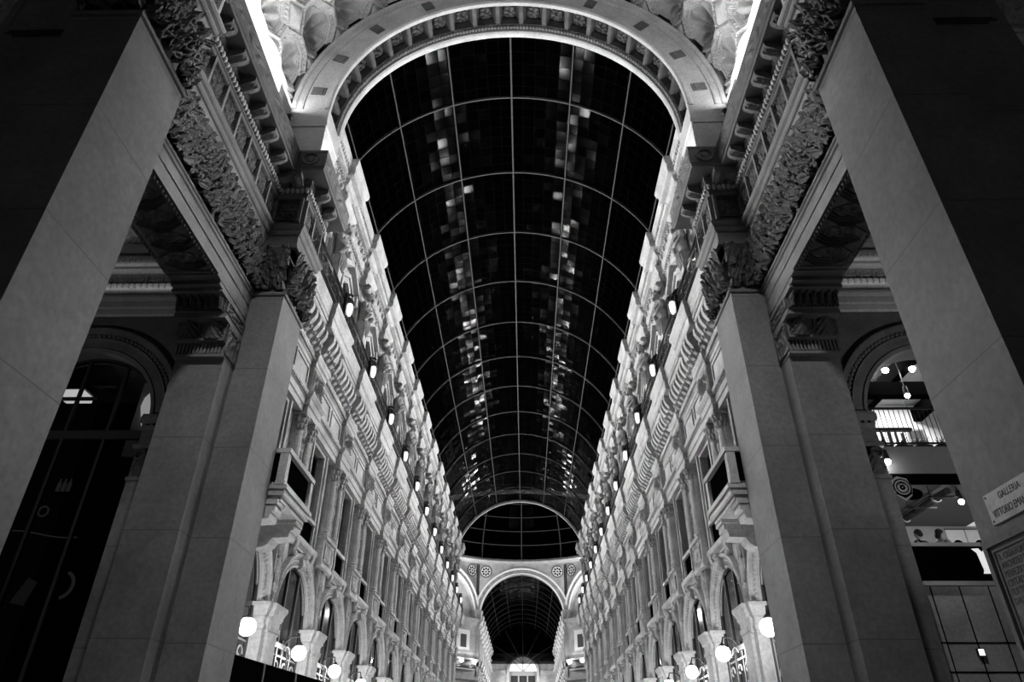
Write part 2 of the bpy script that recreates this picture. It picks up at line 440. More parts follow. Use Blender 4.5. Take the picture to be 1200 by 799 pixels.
    # impost block of the great arch
    # side aisle: arch wall, ceiling, outer wall
    AC, RI, RO, SP, YW = 12.3, 2.32, 3.08, 8.15, 17.2
    wl = MB()
    wl.box(8.2, AC - RI, YW, YW + .7, -1.6, SP).box(AC + RI, 16.2, YW, YW + .7, -1.6, SP)
    n = 28
    for i in range(n):
        t0, t1 = pi * i / n, pi * (i + 1) / n
        q = []
        for tt_ in (t0, t1):
            q.append((AC + RI * cos(tt_), SP + RI * sin(tt_)))
        x0, x1 = q[1][0], q[0][0]
        wl.add([(x0, YW, q[1][1]), (x1, YW, q[0][1]), (x1, YW, 14.5), (x0, YW, 14.5), (x0, YW + .7, q[1][1]), (x1, YW + .7, q[0][1])],
               [(0, 1, 2, 3), (0, 4, 5, 1)])
    wl.box(8.2, AC - RI, YW, YW + .7, SP, 14.5).box(AC + RI, 16.2, YW, YW + .7, SP, 14.5)
    o = wl.build('wall_%s_aisle' % sd, 'portico', None, xf); tag(o, 'stone end wall of the %s side passage around its arch' % sd, 'wall', None, 'structure')
    t = thing('passage_arch', 'moulded round arch at the end of the %s side passage, on scrolled imposts' % sd, 'arch')
    bd = MB().arc((AC, YW, SP), [(RI - .01, .3), (RI - .01, -.06), (RI + .1, -.1), (RI + .12, -.05), (RI + .34, -.05), (RI + .36, -.12), (RI + .42, -.14), (RI + .44, -.05), (RI + .58, -.08),
                                (RI + .62, -.16), (RI + .72, -.2), (RO, -.2), (RO, .02)], 0, pi, 48)
    for i in range(58):
        q = pi * (i + .5) / 58; bd.ball((AC + (RI + .51) * cos(q), YW - .09, SP + (RI + .51) * sin(q)), .065, 6, 4)
    bd.build('archivolt', 'portico', t, xf)
    for sg in (-1, 1):
        e = AC + sg * (RI + .52); i0 = min(e - .56, e + .56); i1 = i0 + 1.12
        if sg < 0: i0, i1 = 8.87, AC - RI + .04
        ip = MB().box(i0, i1, YW - .12, YW, -1.6, 6.42)
        ip.build('jamb_pilaster', 'granite', t, xf)
        ip = MB().box(i0 - .0, i1 + .03, YW - .16, YW + .3, 6.42, 6.52).box(i0, i1, YW - .1, YW, 6.5, 7.3)
        ip.box(i0, i1 + .06, YW - .22, YW + .3, 7.3, 7.42).box(i0, i1, YW - .12, YW, 7.42, 7.86)
        ip.run([(i1, YW + .3), (i1, YW - .12), (i0, YW - .12)][::-1] if False else [(i1 + .0, YW - .12), (i0, YW - .12)], [(0, 7.84), (.03, 7.86), (.05, 7.93), (.1, 7.97), (.1, 8.04), (.16, 8.1), (.2, 8.2), (.2, 8.28), (0, 8.3)])
        ip.box(i0, i1 + .1, YW - .2, YW + .3, 8.1, 8.28)
        for j in range(6):
            a = i0 + .06 + (i1 - i0 - .1) * j / 6; ip.box(a, a + .09, YW - .22, YW - .1, 7.97, 8.08)
        ip.build('impost', 'portico', t, xf)
        vc = MB()
        for a in (i0 + .22, i1 - .22):
            vc.arc((a, YW - .1, 7.12), [(.02, 0), (.03, -.16), (.07, -.1), (.12, -.18), (.17, -.16), (.18, 0)], 0, 2 * pi, 16, caps=False)
        vc.relief(lambda u, v, h: (i0 + .04 + (i1 - i0 - .08) * u, YW - .1 - .15 * h - .04 * v, 6.54 + .6 * v), lambda u, v: leaf(((u * 2) % 1 - .5) * 1.9, v, 4), 36, 18)
        vc.build('scroll_capital', 'carved', t, xf)
    # entablature on the aisle wall
    t = thing('passage_cornice', 'rosette frieze and cornice above the arch of the %s side passage' % sd, 'cornice')
    pth = [(16.1, YW), (8.3, YW)]
    MB().run(pth, [(0, 11.75), (.06, 11.8), (.06, 12.0), (.12, 12.03), (.12, 12.25), (.2, 12.34), (.2, 12.42), (.05, 12.48), (.05, 12.62), (.16, 12.68), (.22, 12.8), (.22, 12.84), (.04, 12.88), (.04, 13.3),
                   (.12, 13.34), (.2, 13.45), (.2, 13.55), (.3, 13.6), (.36, 13.75), (.36, 13.85), (.1, 13.9), (.1, 14.1), (.3, 14.2), (.3, 14.4), (0, 14.42)][::1]).build('mouldings', 'pale', t, lambda p: xf((p[0], p[1], p[2])))
    fz = MB()
    def hz(u, v):
        x = ((u * 15) % 1 - .5) * 2; y = (v - .5) * 2
        if max(abs(x), abs(y)) > .86: return .5
        return rosette(x * 1.05, y * 1.05, 4) if abs(x) + abs(y) < 1.3 else 0
    fz.relief(lambda u, v, h: (8.4 + 7.6 * u, YW - .045 - .1 * h, 12.9 + .38 * v), hz, 300, 20)
    fz.relief(lambda u, v, h: (8.4 + 7.6 * u, YW - .2 - .07 * h, 12.66 + .16 * v), lambda u, v: sqrt(max(0, 1 - (((u * 40) % 1 - .5) * 2.1) ** 2)), 240, 5)
    fz.relief(lambda u, v, h: (8.4 + 7.6 * u, YW - .32 - .07 * h, 13.62 + .16 * v), lambda u, v: sqrt(max(0, 1 - (((u * 40) % 1 - .5) * 2.1) ** 2)), 240, 5)
    fz.build('rosettes', 'pale', t, xf)
    cl = MB()
    def hc(u, v):
        x = ((u * 4) % 1 - .5) * 2; y = ((v * 6) % 1 - .5) * 2; e = max(abs(x), abs(y))
        if e > .86: return -.06
        if e > .78: return -.02
        if e > .62: return .06 + .02 * sin((x - y) * 30)
        if e > .54: return .1
        return .18 - .12 * rosette(x * 1.7, y * 1.7, 6)
    cl.relief(lambda u, v, h: (8.95 + 7.2 * u, 8.6 + 8.6 * v, 14.45 + h), hc, 120, 160)
    o = cl.build('ceiling_%s_aisle' % sd, 'pale', None, xf); tag(o, 'coffered ceiling of the %s side passage' % sd, 'ceiling', None, 'structure')
    o = MB().box(16.0, 16.5, 5, 18.0, -1.6, 15).build('wall_%s_outer' % sd, 'dark', None, xf); tag(o, 'dark outer wall of the %s side passage' % sd, 'wall', None, 'structure')
for s in (-1, 1): portico(s)

# vault of the portico: octagonal shell coffers, seen at both sides of the great arch
HC, RV = 20.2, 8.1
V0, V1 = 6.6, 16.36
NR = 11
def vault_h(u, v):
    ang = u * 180; y = V1 - .86 - v * (V1 - V0)       # coffer centres at y = 15.5 - 2.2 j
    x = ((ang - (11.5 - 7.135)) / 14.27)
    if x < 0 or x > 12: return 0
    yy = (V1 - v * (V1 - V0) - 15.5) / 2.2 + .5
    a = (x % 1 - .5) * 2; b = (yy % 1 - .5) * 2
    m = coffer_oct(a, b)
    if m > 1.0:                                        # little bosses between the octagons
        da, db = 1 - abs(a), 1 - abs(b); r2 = (da + db)
        return -.22 * max(0, 1 - (r2 / .55) ** 2) ** .5 if r2 < .55 else -.06
    if m > .94: return -.14
    if m > .88: return -.06 - .04 * sin(36 * math.atan2(b, a))
    if m > .80: return -.02
    if m > .74: return .07
    if m > .69: return .12
    # shell: radial flutes springing from a knob at the lower edge
    sgn = 1 if ang < 90 else -1
    hx, hy = b / .69, (a * sgn) / .69 + .85
    r = math.hypot(hx, hy); t = math.atan2(hx, hy)
    fl = .19 * (.5 + .5 * cos(t * 11)) * min(1, r * .9)
    dish = .16 * sqrt(max(0.02, 1 - (m / .70) ** 2))
    knob = -.3 * max(0, 1 - (r / .26) ** 2)
    return .20 + dish - fl + knob
vm = MB()
vm.relief(lambda u, v, h: (-(RV + h) * cos(pi * u), V1 - v * (V1 - V0), HC + (RV + h) * sin(pi * u)), vault_h, 640, 300)
vt = thing('coffered_vault', 'pale barrel vault of shell coffers over the portico, framing the great arch', 'vault')
vm.build('shell_coffers', 'pale', vt, None)
MB().arc((0, V0, HC), [(RV + .9, 0), (RV + .9, V1 - V0), (RV + 1.2, V1 - V0), (RV + 1.2, 0)], 0, pi, 48).build('shell_back', 'pale', vt)

# the great arch into the gallery
YA0, YA1, RA = 16.35, 17.9, 6.45
ga = thing('great_arch', 'great round arch with rosette coffers opening into the glass roofed gallery', 'arch')
for s in (-1, 1):
    mb = MB().box(RA, 8.3, YA0, YA1, 17.35, HC - .75)
    mb.box(RA - .04, 8.0, YA0 - .05, YA1, HC - .95, HC - .75).box(RA, 8.3, YA0, YA1, HC - .75, HC)
    mb.build('impost_block', 'pale', ga, X(s))
MB().arc((0, YA0, HC), [(RA + .40, YA1 - YA0 - .03), (RA + .40, .1), (RA + .16, .1), (RA + .16, .0), (RA + .22, 0), (RA + .22, -.0), (RA + .95, -.0), (RA + .97, -.05), (RA + 1.04, -.08), (RA + 1.08, -.03), (RA + 1.2, -.03),
                              (RA + 1.24, -.1), (RA + 1.36, -.14), (RA + 1.40, -.05), (RA + 1.40, .4), (8.6, .4), (8.6, YA1 - YA0), (RA + .40, YA1 - YA0)], 0, pi, 96).build('archivolt', 'pale', ga)
MB().arc((0, YA0, HC), [(RA + .2, .0), (RA + .15, -.05), (RA + .03, -.06), (RA - .02, 0), (RA - .02, .14), (RA + .06, .17), (RA + .12, .17)], 0, pi, 96).build('front_rim', 'pale', ga)
MB().arc((0, YA0, HC), [(RA + .1, 1.24), (RA - .04, 1.27), (RA - .07, 1.35), (RA - .07, 1.50), (RA - .03, 1.56), (RA + .5, 1.58)], 0, pi, 96).build('back_rim', 'pale', ga)
sf = MB(); NC = 21
def sof(u, v):
    if v < .02 or v > .98: return .06
    x = ((u * NC) % 1 - .5) * 2; y = (v - .5) * 2
    e = max(abs(x) * 1.0, abs(y))
    if abs(x) > .80 or abs(y) > .92: return 0
    if abs(x) > .72 or abs(y) > .84: return .06
    if abs(x) > .62 or abs(y) > .72: return .18
    return .30 - .2 * rosette(x * 1.45, y * 1.25, 6)
sf.relief(lambda u, v, h: ((RA + .06 + h) * cos(pi * u), YA0 + .16 + .86 * v, HC + (RA + .06 + h) * sin(pi * u)), sof, NC * 26, 24)
sf.arc((0, YA0, HC), [(RA + .06, 1.0), (RA + .06, 1.26), (RA + .1, 1.3)], 0, pi, 96, caps=False)
sf.build('rosette_coffers', 'carved', ga)
bd = MB()
for i in range(150):
    q = pi * (i + .5) / 150
    bd.ball(((RA + .04) * cos(q), YA0 + 1.13, HC + (RA + .04) * sin(q)), .075, 6, 4, (1, 1.3, 1))
bd.build('bead_row', 'portico', ga)
for i, q in enumerate((8, 24, 42, 62, 80, 100, 118, 138, 156, 172)):   # small tablets set in the face
    mb = MB()
    for da, db, dh in ((.26, .2, -.03), (.17, .13, -.06)):
        pts = [((RA + .6) + sx * da, sy * db) for sx, sy in ((-1, -1), (1, -1), (1, 1), (-1, 1))]
        P = lambda r, w, y: (r * cos(rad(q)) - w * sin(rad(q)), y, HC + r * sin(rad(q)) + w * cos(rad(q)))
        mb.poly(pts, lambda r, w: P(r, w, YA0 + dh), lambda r, w: P(r, w, YA0 + .02))
    mb.build('tablet', 'portico', ga)

# ------------------------------------------------------------------ the gallery fronts
B = 4.95
AX = [22.0 + B * k for k in range(13)]           # pilaster axes
BC = [19.53 + B * k for k in range(13)]          # bay centres
YG0, YG1 = 18.1, 83.2
WP = 7.5
def wall_bay(mb, s, yc, half):                   # one bay of wall with its arch and two window holes
    f = lambda u, w, d=0: (s * (WP + d), yc + u, w)
    def quad(u0, u1, w0, w1): mb.add([f(u0, w0), f(u1, w0), f(u1, w1), f(u0, w1)], [(0, 1, 2, 3)])
    def hole(uh, w0, w1, d=.5):
        mb.add([f(-uh, w0), f(uh, w0), f(uh, w1), f(-uh, w1), f(-uh, w0, d), f(uh, w0, d), f(uh, w1, d), f(-uh, w1, d)], [(0, 1, 5, 4), (1, 2, 6, 5), (2, 3, 7, 6), (3, 0, 4, 7)])
    r, sp = 1.75, 4.2
    quad(-half, -r, -1.6, sp); quad(r, half, -1.6, sp)
    n = 20
    for i in range(n):
        t0, t1 = pi * i / n, pi * (i + 1) / n
        a, b = (r * cos(t0), sp + r * sin(t0)), (r * cos(t1), sp + r * sin(t1))
        mb.add([f(b[0], b[1]), f(a[0], a[1]), f(a[0], 6.2), f(b[0], 6.2), f(b[0], b[1], .55), f(a[0], a[1], .55)], [(0, 1, 2, 3), (0, 4, 5, 1)])
    for u in (-r, r): mb.add([f(u, -1.6), f(u, sp), f(u, sp, .55), f(u, -1.6, .55)], [(0, 1, 2, 3)])
    quad(-half, -r, sp, 6.2); quad(r, half, sp, 6.2); quad(-half, half, 6.2, 6.95)
    quad(-half, -.78, 6.95, 10.4); quad(.78, half, 6.95, 10.4); hole(.78, 6.95, 10.4)
    quad(-half, half, 10.4, 16.5); quad(-half, -.62, 16.5, 18.5); quad(.62, half, 16.5, 18.5); hole(.62, 16.5, 18.5)
    quad(-half, half, 18.5, 22.6)
for s in (-1, 1):
    mb = MB()
    for yc in BC: wall_bay(mb, s, yc, B / 2 if yc > 20 else B / 2)
    mb.box(*sorted((s * 8.05, s * 8.4)), YG0, YG1, -1.6, 22.6)
    o = mb.build('wall_%s_gallery' % SIDE[s], 'facade', None); tag(o, 'floodlit stone gallery front on the %s, arcade below and windows above' % SIDE[s], 'wall', None, 'structure')

def zig(a0, a1, hw, y0=YG0, y1=YG1):              # entablature path with a break forward at every axis
    p = [(a0, y0)]
    for y in AX:
        if y + hw < y1: p += [(a0, y - hw), (a1, y - hw), (a1, y + hw), (a0, y + hw)]
    return p + [(a0, y1)]
P1, P2 = zig(7.24, 7.06, .66), zig(7.40, 7.12, .62)
for s in (-1, 1):
    xf = X(s); sd = SIDE[s]
    t = thing('main_cornice', 'deep corbelled cornice below the lanterns along the %s gallery front' % sd, 'cornice')
    MB().run(P1, [(-.2, 10.5), (.03, 10.52), (.03, 10.74), (.08, 10.77), (.08, 11.0), (.12, 11.03), (.2, 11.14), (.2, 11.22), (.02, 11.28), (.02, 12.3)]).build('architrave', 'facade', t, xf)
    MB().run(P1, [(.0, 12.3), (.06, 12.34), (.06, 12.46), (.13, 12.52), (.13, 12.62), (.17, 12.7), (.17, 12.8), (.1, 12.84), (.1, 13.72)]).build('bed_moulding', 'facade', t, xf)
    MB().run(P1, [(.1, 13.7), (.5, 13.72), (.54, 13.78), (.54, 14.05), (.6, 14.1), (.64, 14.3), (.64, 14.42), (.70, 14.55), (.70, 14.68), (0, 14.75)]).build('crown_moulding', 'facade', t, xf)
    # corbels, dentils and leaf panels, one mesh of each per bay
    for k, yc in enumerate(BC):
        cb = MB(); dn = MB()
        def put(a, y, dx=0, dy=-1):
            pr = [(.08, 12.88), (.2, 12.9), (.3, 13.0), (.33, 13.2), (.44, 13.36), (.5, 13.5), (.5, 13.7), (.08, 13.7)]
            cb.poly(pr, lambda o, h: (a - o, y - .1, h), lambda o, h: (a - o, y + .1, h))
            cb.ball((a - .34, y, 13.06), .085, 6, 4)
        y = yc - B / 2 + .66 + .22
        m = 8; ww = B - 1.32
        for i in range(m): put(7.24, yc - ww / 2 + ww * (i + .5) / m)
        if k < 12 and AX[k] < YG1:
            for i in range(3): put(7.06, AX[k] - .44 + .44 * i)
        cb.build('corbels', 'facade', t, xf)
        for i in range(26):
            q = yc - ww / 2 + ww * (i + .5) / 26; dn.box(7.04, 7.2, q - .045, q + .045, 12.53, 12.66)
            dn.box(7.24 - .585, 7.24 - .5, q - .05, q + .05, 13.86, 14.02)
        for i in range(26):
            q = yc - ww / 2 + ww * (i + .5) / 26; dn.box(7.04, 7.2, q - .04, q + .04, 11.04, 11.12)
        dn.build('dentils', 'facade', t, xf)
    # carved frieze reliefs on each axis and blank panels between
    for k, y in enumerate(AX[:12]):
        MB().relief(lambda u, v, h: (7.06 - .02 - .16 * h, y - .6 + 1.2 * u, 11.3 + .98 * v),
                    lambda u, v: (scroll(abs(u - .5) * 1.9, v, 1.1) * 1.0 if .06 < u < .94 and .06 < v < .94 else .25) + (.9 * sqrt(max(0, 1 - ((u - .5) / .17) ** 2 - ((v - .5) / .33) ** 2))), 36, 26).build('frieze_relief', 'relief', t, xf)
    fp = MB()
    for yc in BC:
        for a, b in ((-1.65, -.15), (.15, 1.65)):
            fp.box(7.17, 7.235, yc + a, yc + b, 11.42, 11.5).box(7.17, 7.235, yc + a, yc + b, 12.12, 12.2).box(7.17, 7.235, yc + a, yc + a + .08, 11.5, 12.12).box(7.17, 7.235, yc + b - .08, yc + b, 11.5, 12.12)
    fp.build('frieze_frames', 'facade', t, xf)
    # attic entablature carrying the glass roof
    t = thing('roof_cornice', 'garlanded top cornice under the glass roof along the %s gallery front' % sd, 'cornice')
    MB().run(P2, [(-.2, 19.78), (.04, 19.8), (.04, 20.02), (.09, 20.05), (.09, 20.34), (.16, 20.4), (.24, 20.55), (.24, 20.62), (-.06, 20.68), (-.06, 21.36), (.1, 21.42), (.18, 21.56), (.18, 21.66)]).build('architrave', 'facade', t, xf)
    MB().run(P2, [(.1, 21.64), (.38, 21.68), (.42, 21.75), (.42, 22.06), (.48, 22.12), (.54, 22.34), (.54, 22.46), (0, 22.55)]).build('crown_moulding', 'facade', t, xf)
    for k, yc in enumerate(BC):
        g = MB(); ww = B - 1.24
        for i in range(6):
            q = yc - ww / 2 + ww * (i + .5) / 6
            g.box(7.22, 7.4, q - .1, q + .1, 20.8, 21.34).ball((7.2, q, 21.06), .1, 8, 6, (.7, 1, 1.7))
            if i < 5:
                for j in range(7):
                    z = j / 6; g.ball((7.3, q + .12 + (ww / 6 - .24) * z, 21.22 - .28 * sin(pi * z)), .07 + .03 * sin(pi * z), 6, 4)
        for i in range(22):
            q = yc - ww / 2 + ww * (i + .5) / 22; g.box(7.12, 7.3, q - .055, q + .055, 21.44, 21.62)
        for i in range(18):
            q = yc - ww / 2 + ww * (i + .5) / 18; g.box(6.92, 7.0, q - .055, q + .055, 21.80, 22.02); g.box(7.2, 7.36, q - .06, q + .06, 20.08, 20.3)
        g.build('garland', 'facade', t, xf)
    for y in AX[:12]:
        MB().relief(lambda u, v, h: (7.1 - .13 * h, y - .5 + 1.0 * u, 20.75 + .58 * v), lambda u, v: rosette((u - .5) * 3.2, (v - .5) * 2.0, 6) + (.4 if abs(u - .5) > .44 else 0), 26, 16).build('garland', 'facade', t, xf)
    # plinth course on which the upper order stands
    b = MB().run(P2, [(0, 14.7), (.12, 14.72), (.12, 15.0), (.04, 15.06), (.04, 16.15), (.1, 16.2), (.12, 16.32), (0, 16.36)])
    o = b.build('trim_%d' % (1 if s < 0 else 2), 'facade', None, xf); tag(o, 'plain plinth course behind the railing on the %s front' % sd, 'plinth', None, 'structure')

# ---- one of each repeated thing, then copies
def place(proto_fn, ys, cat, labels, group, skip=()):
    first = True; root = None
    for s in (-1, 1):
        for k, y in enumerate(ys):
            if (s, k) in skip: continue
            loc = (s * WP, y, 0); rz = 0 if s < 0 else pi
            lb = labels(s, k); g = group % SIDE[s]
            if first: root = proto_fn(); root.location = loc; root.rotation_euler = (0, 0, rz); tag(root, lb, cat, g); first = False
            else: dup(root, loc, rz, lb, g)
def E_(name):
    o = bpy.data.objects.new(name, None); COL.objects.link(o); o.empty_display_size = .2; return o

# arcade pier (axis): shaft, impost, candelabra strip between the arches
def arcade_pier():
    t = E_('arcade_pier')
    hw = .70
    MB().box(0, .30, -hw, hw, -1.6, 3.5).box(.28, .4, -.4, .4, -1.6, 3.5).box(0, .46, -hw - .06, hw + .06, -1.6, -.9).build('shaft', 'facade', t)
    pth = [(-.5, hw), (.3, hw), (.3, .42), (.42, .42), (.42, -.42), (.3, -.42), (.3, -hw), (-.5, -hw)]
    MB().run(pth, [(0, 3.45), (.03, 3.47), (.03, 3.58), (0, 3.62), (0, 3.8), (.06, 3.84), (.06, 3.92), (.1, 4.0), (.12, 4.06), (.15, 4.1), (.15, 4.2), (-.3, 4.2)]).box(-.4, .4, -.5, .5, 3.4, 4.19).build('impost', 'facade', t)
    MB().box(0, .16, -.3, .3, 4.2, 6.5).box(.16, .19, -.3, -.25, 4.2, 6.5).box(.16, .19, .25, .3, 4.2, 6.5).build('strip', 'facade', t)
    MB().relief(lambda u, v, h: (.16 + .1 * h, -.24 + .48 * u, 4.25 + 2.2 * v), lambda u, v: candelabra((u - .5) * 2, v, 3) * (1 + .4 * nz(u * 9, v * 20)), 22, 70).build('carving', 'relief', t)
    return t
place(arcade_pier, AX, 'pier', lambda s, k: 'carved stone arcade pier, %s from the gallery mouth on the %s front' % (ORD[k], SIDE[s]), 'arcade piers of the %s front')

# arch with shopfront
def shop_arch(blind):
    t = E_('shop_arch')
    bd = MB().arc((0, 0, 4.2), [(1.74, -.12), (1.74, .06), (1.8, .1), (1.84, .04), (1.92, .04), (1.94, .09), (1.98, .09), (2.0, .05), (2.06, .05), (2.1, .18), (2.18, .22), (2.2, .18), (2.2, 0)], 0, pi, 40, 'yz')
    for i in range(44):
        q = pi * (i + .5) / 44; bd.ball((.06, 1.88 * cos(q), 4.2 + 1.88 * sin(q)), .05, 6, 4)
        bd.ball((.08, 2.03 * cos(q), 4.2 + 2.03 * sin(q)), .042, 6, 4)
    bd.build('archivolt', 'facade', t)
    k = MB()
    k.poly([(.05, 5.86), (.16, 5.88), (.26, 6.04), (.22, 6.22), (.3, 6.36), (.3, 6.44), (.05, 6.44)], lambda o, h: (o, -.16, h), lambda o, h: (o, .16, h))
    k.arc((.3, 0, 5.78), [(.03, -.22), (.12, -.22), (.12, .22), (.03, .22)], 0, 2 * pi, 14, 'xz' if False else 'yz', caps=False) if False else k.ball((.3, 0, 6.34), .1, 10, 8, (1, 1.8, 1)).ball((.22, 0, 5.98), .08, 10, 8, (1, 2.0, 1))
    k.build('keystone', 'relief', t)
    f = MB()
    for u in (-1.68, -.58, .58, 1.68): f.box(-.12, -.03, u - .05, u + .05, -1.6, 4.2 + sqrt(max(0, 1.75 ** 2 - u * u)) - .02)
    f.box(-.14, .0, -1.75, 1.75, 3.3, 3.46).box(-.12, -.03, -1.75, 1.75, -1.6, -1.2)
    f.arc((-.14, 0, 4.2), [(1.66, 0), (1.76, 0), (1.76, .12), (1.66, .12)], 0, pi, 28, 'yz')
    f.build('window_frame', 'frame', t)
    g = MB(); n = 20
    pts = [(1.72 * cos(pi * i / n), 4.2 + 1.72 * sin(pi * i / n)) for i in range(n + 1)] + [(-1.72, -1.5), (1.72, -1.5)]
    g.poly(pts, lambda u, h: (-.09, u, h), lambda u, h: (-.08, u, h)); g.build('glass', 'window', t)
    bl = MB(); bl.poly(pts, lambda u, h: (-.2, u * .99, h), lambda u, h: (-.18, u * .99, h))
    bl.build('roller_blind' if blind else 'dark_backing', 'blind' if blind else 'dark', t)  # right side: flat grey sheet imitates the reflection in the panes
    gr = MB()                                       # wrought iron grille with scrolls below the transom
    for u in (-1.3, -.43, .43, 1.3):
        for h, sg in ((2.75, 1), (2.2, -1)):
            pts3 = [(-.08, u + sg * (.26 - .022 * i) * cos(i * .5) * 1, h + (.26 - .022 * i) * sin(i * .5)) for i in range(11)]
            gr.tube(pts3, .03, 5)
        gr.tube([(-.08, u - .32, 1.9), (-.08, u - .32, 3.3)], .025, 5)
    gr.tube([(-.08, -1.72, 1.9), (-.08, 1.72, 1.9)], .03, 5).tube([(-.08, -1.72, 3.1), (-.08, 1.72, 3.1)], .03, 5)
    gr.build('grille', 'gray', t)
    return t
for s in (-1, 1):
    root = None
    for k, y in enumerate(BC):
        lb = '%s arch of the %s arcade counted from the gallery mouth, with %s behind glass' % (ORD[k], SIDE[s], 'dark rooms' if s < 0 else 'grey blinds')
        loc, rz = (s * WP, y, 0), (0 if s < 0 else pi)
        if root is None: root = shop_arch(s > 0); root.location = loc; root.rotation_euler = (0, 0, rz); tag(root, lb, 'arch', 'shop arches of the %s front' % SIDE[s])
        else: dup(root, loc, rz, lb)

# tall first floor window
def tall_window():
    t = E_('tall_window')
    MB().run([(0, 1.32), (0, -1.32)][::-1], [(0, 6.0), (.08, 6.04), (.08, 6.2), (.18, 6.3), (.34, 6.42), (.38, 6.5), (.38, 6.66), (.3, 6.72), (0, 6.8)]) if False else None
    sl = MB()
    sl.run([(0, -1.3), (0, 1.3)], [(0, 6.44), (-.10, 6.46), (-.10, 6.54), (-.15, 6.6), (-.21, 6.65), (-.24, 6.7), (-.24, 6.82), (-.2, 6.87), (0, 6.92)])
    for u in (-1.05, 1.05):
        sl.poly([(0, 6.12), (.1, 6.15), (.14, 6.3), (.22, 6.5), (.22, 6.65), (0, 6.65)], lambda o, h: (o, u - .13, h), lambda o, h: (o, u + .13, h))
        sl.ball((.16, u, 6.22), .1, 8, 6, (1, 1.1, 1))
    sl.build('sill', 'facade', t)
    fr = MB()
    for sg in (-1, 1):
        for a0, a1, d in ((.76, .9, .12), (.9, 1.02, .2), (1.02, 1.14, .14)):
            u0, u1 = sorted((sg * a0, sg * a1)); fr.box(0, d, u0, u1, 6.9, 10.38 + (a0 - .76))
    for a0, a1, d in ((0, .14, .12), (.14, .26, .2), (.26, .36, .14)):
        fr.box(0, d, -1.14, 1.14, 10.38 + a0 - .02, 10.38 + a1 - .02) if a0 else fr.box(0, d, -.9, .9, 10.38, 10.5)
    fr.build('surround', 'facade', t)
    wf = MB()
    for u in (-.74, 0, .74): wf.box(-.26, -.18, u - .05, u + .05, 6.95, 10.4)
    for h in (7.0, 9.5, 10.35): wf.box(-.26, -.18, -.78, .78, h - .05, h + .05)
    wf.build('window_frame', 'frame', t)
    MB().box(-.24, -.23, -.77, .77, 6.96, 10.39).build('glass', 'window', t)
    MB().box(-.40, -.37, -.8, .8, 6.9, 10.42).build('dark_backing', 'dark', t)
    rl = MB().box(.0, .16, -.84, .84, 7.66, 7.8); rl.build('rail', 'facade', t)
    MB().box(.0, .05, -.74, .74, 6.97, 7.66).build('parapet_panel', 'black', t)
    return t
place(tall_window, BC, 'window', lambda s, k: 'tall window over the %s arch of the %s arcade, dark panel below its rail' % (ORD[k], SIDE[s]), 'tall windows of the %s front')

# twin pilaster with carved panel
def twin_pilaster():
    t = E_('twin_pilaster')
    MB().box(0, .32, -.80, .80, 6.46, 6.62).box(0, .3, -.76, .76, 6.6, 7.5).box(0, .4, -.80, .80, 7.5, 7.62).build('pedestal', 'facade', t)
    MB().box(0, .2, -.7, .7, 7.6, 10.5).build('backing', 'facade', t)
    for sg in (-1, 1):
        c = sg * .54
        mb = MB().lathe((.26, c, 0), [(.2, 7.62), (.2, 7.7), (.16, 7.74), (.18, 7.8), (.15, 7.86), (.15, 9.0), (.125, 9.86)], 12)
        mb.build('shaft', 'facade', t)
        cp = MB().lathe((.26, c, 0), [(.13, 9.84), (.16, 9.88), (.13, 9.92), (.14, 10.1), (.2, 10.36), (.2, 10.4)], 12).box(.02, .5, c - .22, c + .22, 10.38, 10.5)
        for i in range(8):
            q = i * pi / 4
            for z, r, e in ((10.0, .16, .07), (10.2, .2, .07)):
                cp.ball((.26 + r * cos(q + z), c + r * sin(q + z), z), e, 6, 4, (1, 1, 1.6))
        for dx, dy in ((.46, .17), (.46, -.17)): cp.ball((dx, c + dy, 10.34), .07, 8, 5)
        cp.build('capital', 'relief', t)
    MB().relief(lambda u, v, h: (.2 + .14 * h, -.3 + .6 * u, 7.7 + 2.6 * v), lambda u, v: candelabra((u - .5) * 2, v, 4) * (1 + .4 * nz(u * 9, v * 20, 3)), 20, 80).build('carved_panel', 'relief', t)
    MB().relief(lambda u, v, h: (.3 + .05 * h, -.6 + 1.2 * u, 6.7 + .7 * v), lambda u, v: (1 if max(abs(u - .5), abs(v - .5)) > .42 else rosette((u - .5) * 3.4, (v - .5) * 2.2)), 24, 16).build('pedestal_panel', 'relief', t)
    return t
place(twin_pilaster, AX, 'pilaster', lambda s, k: 'half column pair around a carved panel, %s from the mouth, %s front' % (ORD[k], SIDE[s]), 'twin pilasters of the %s front')

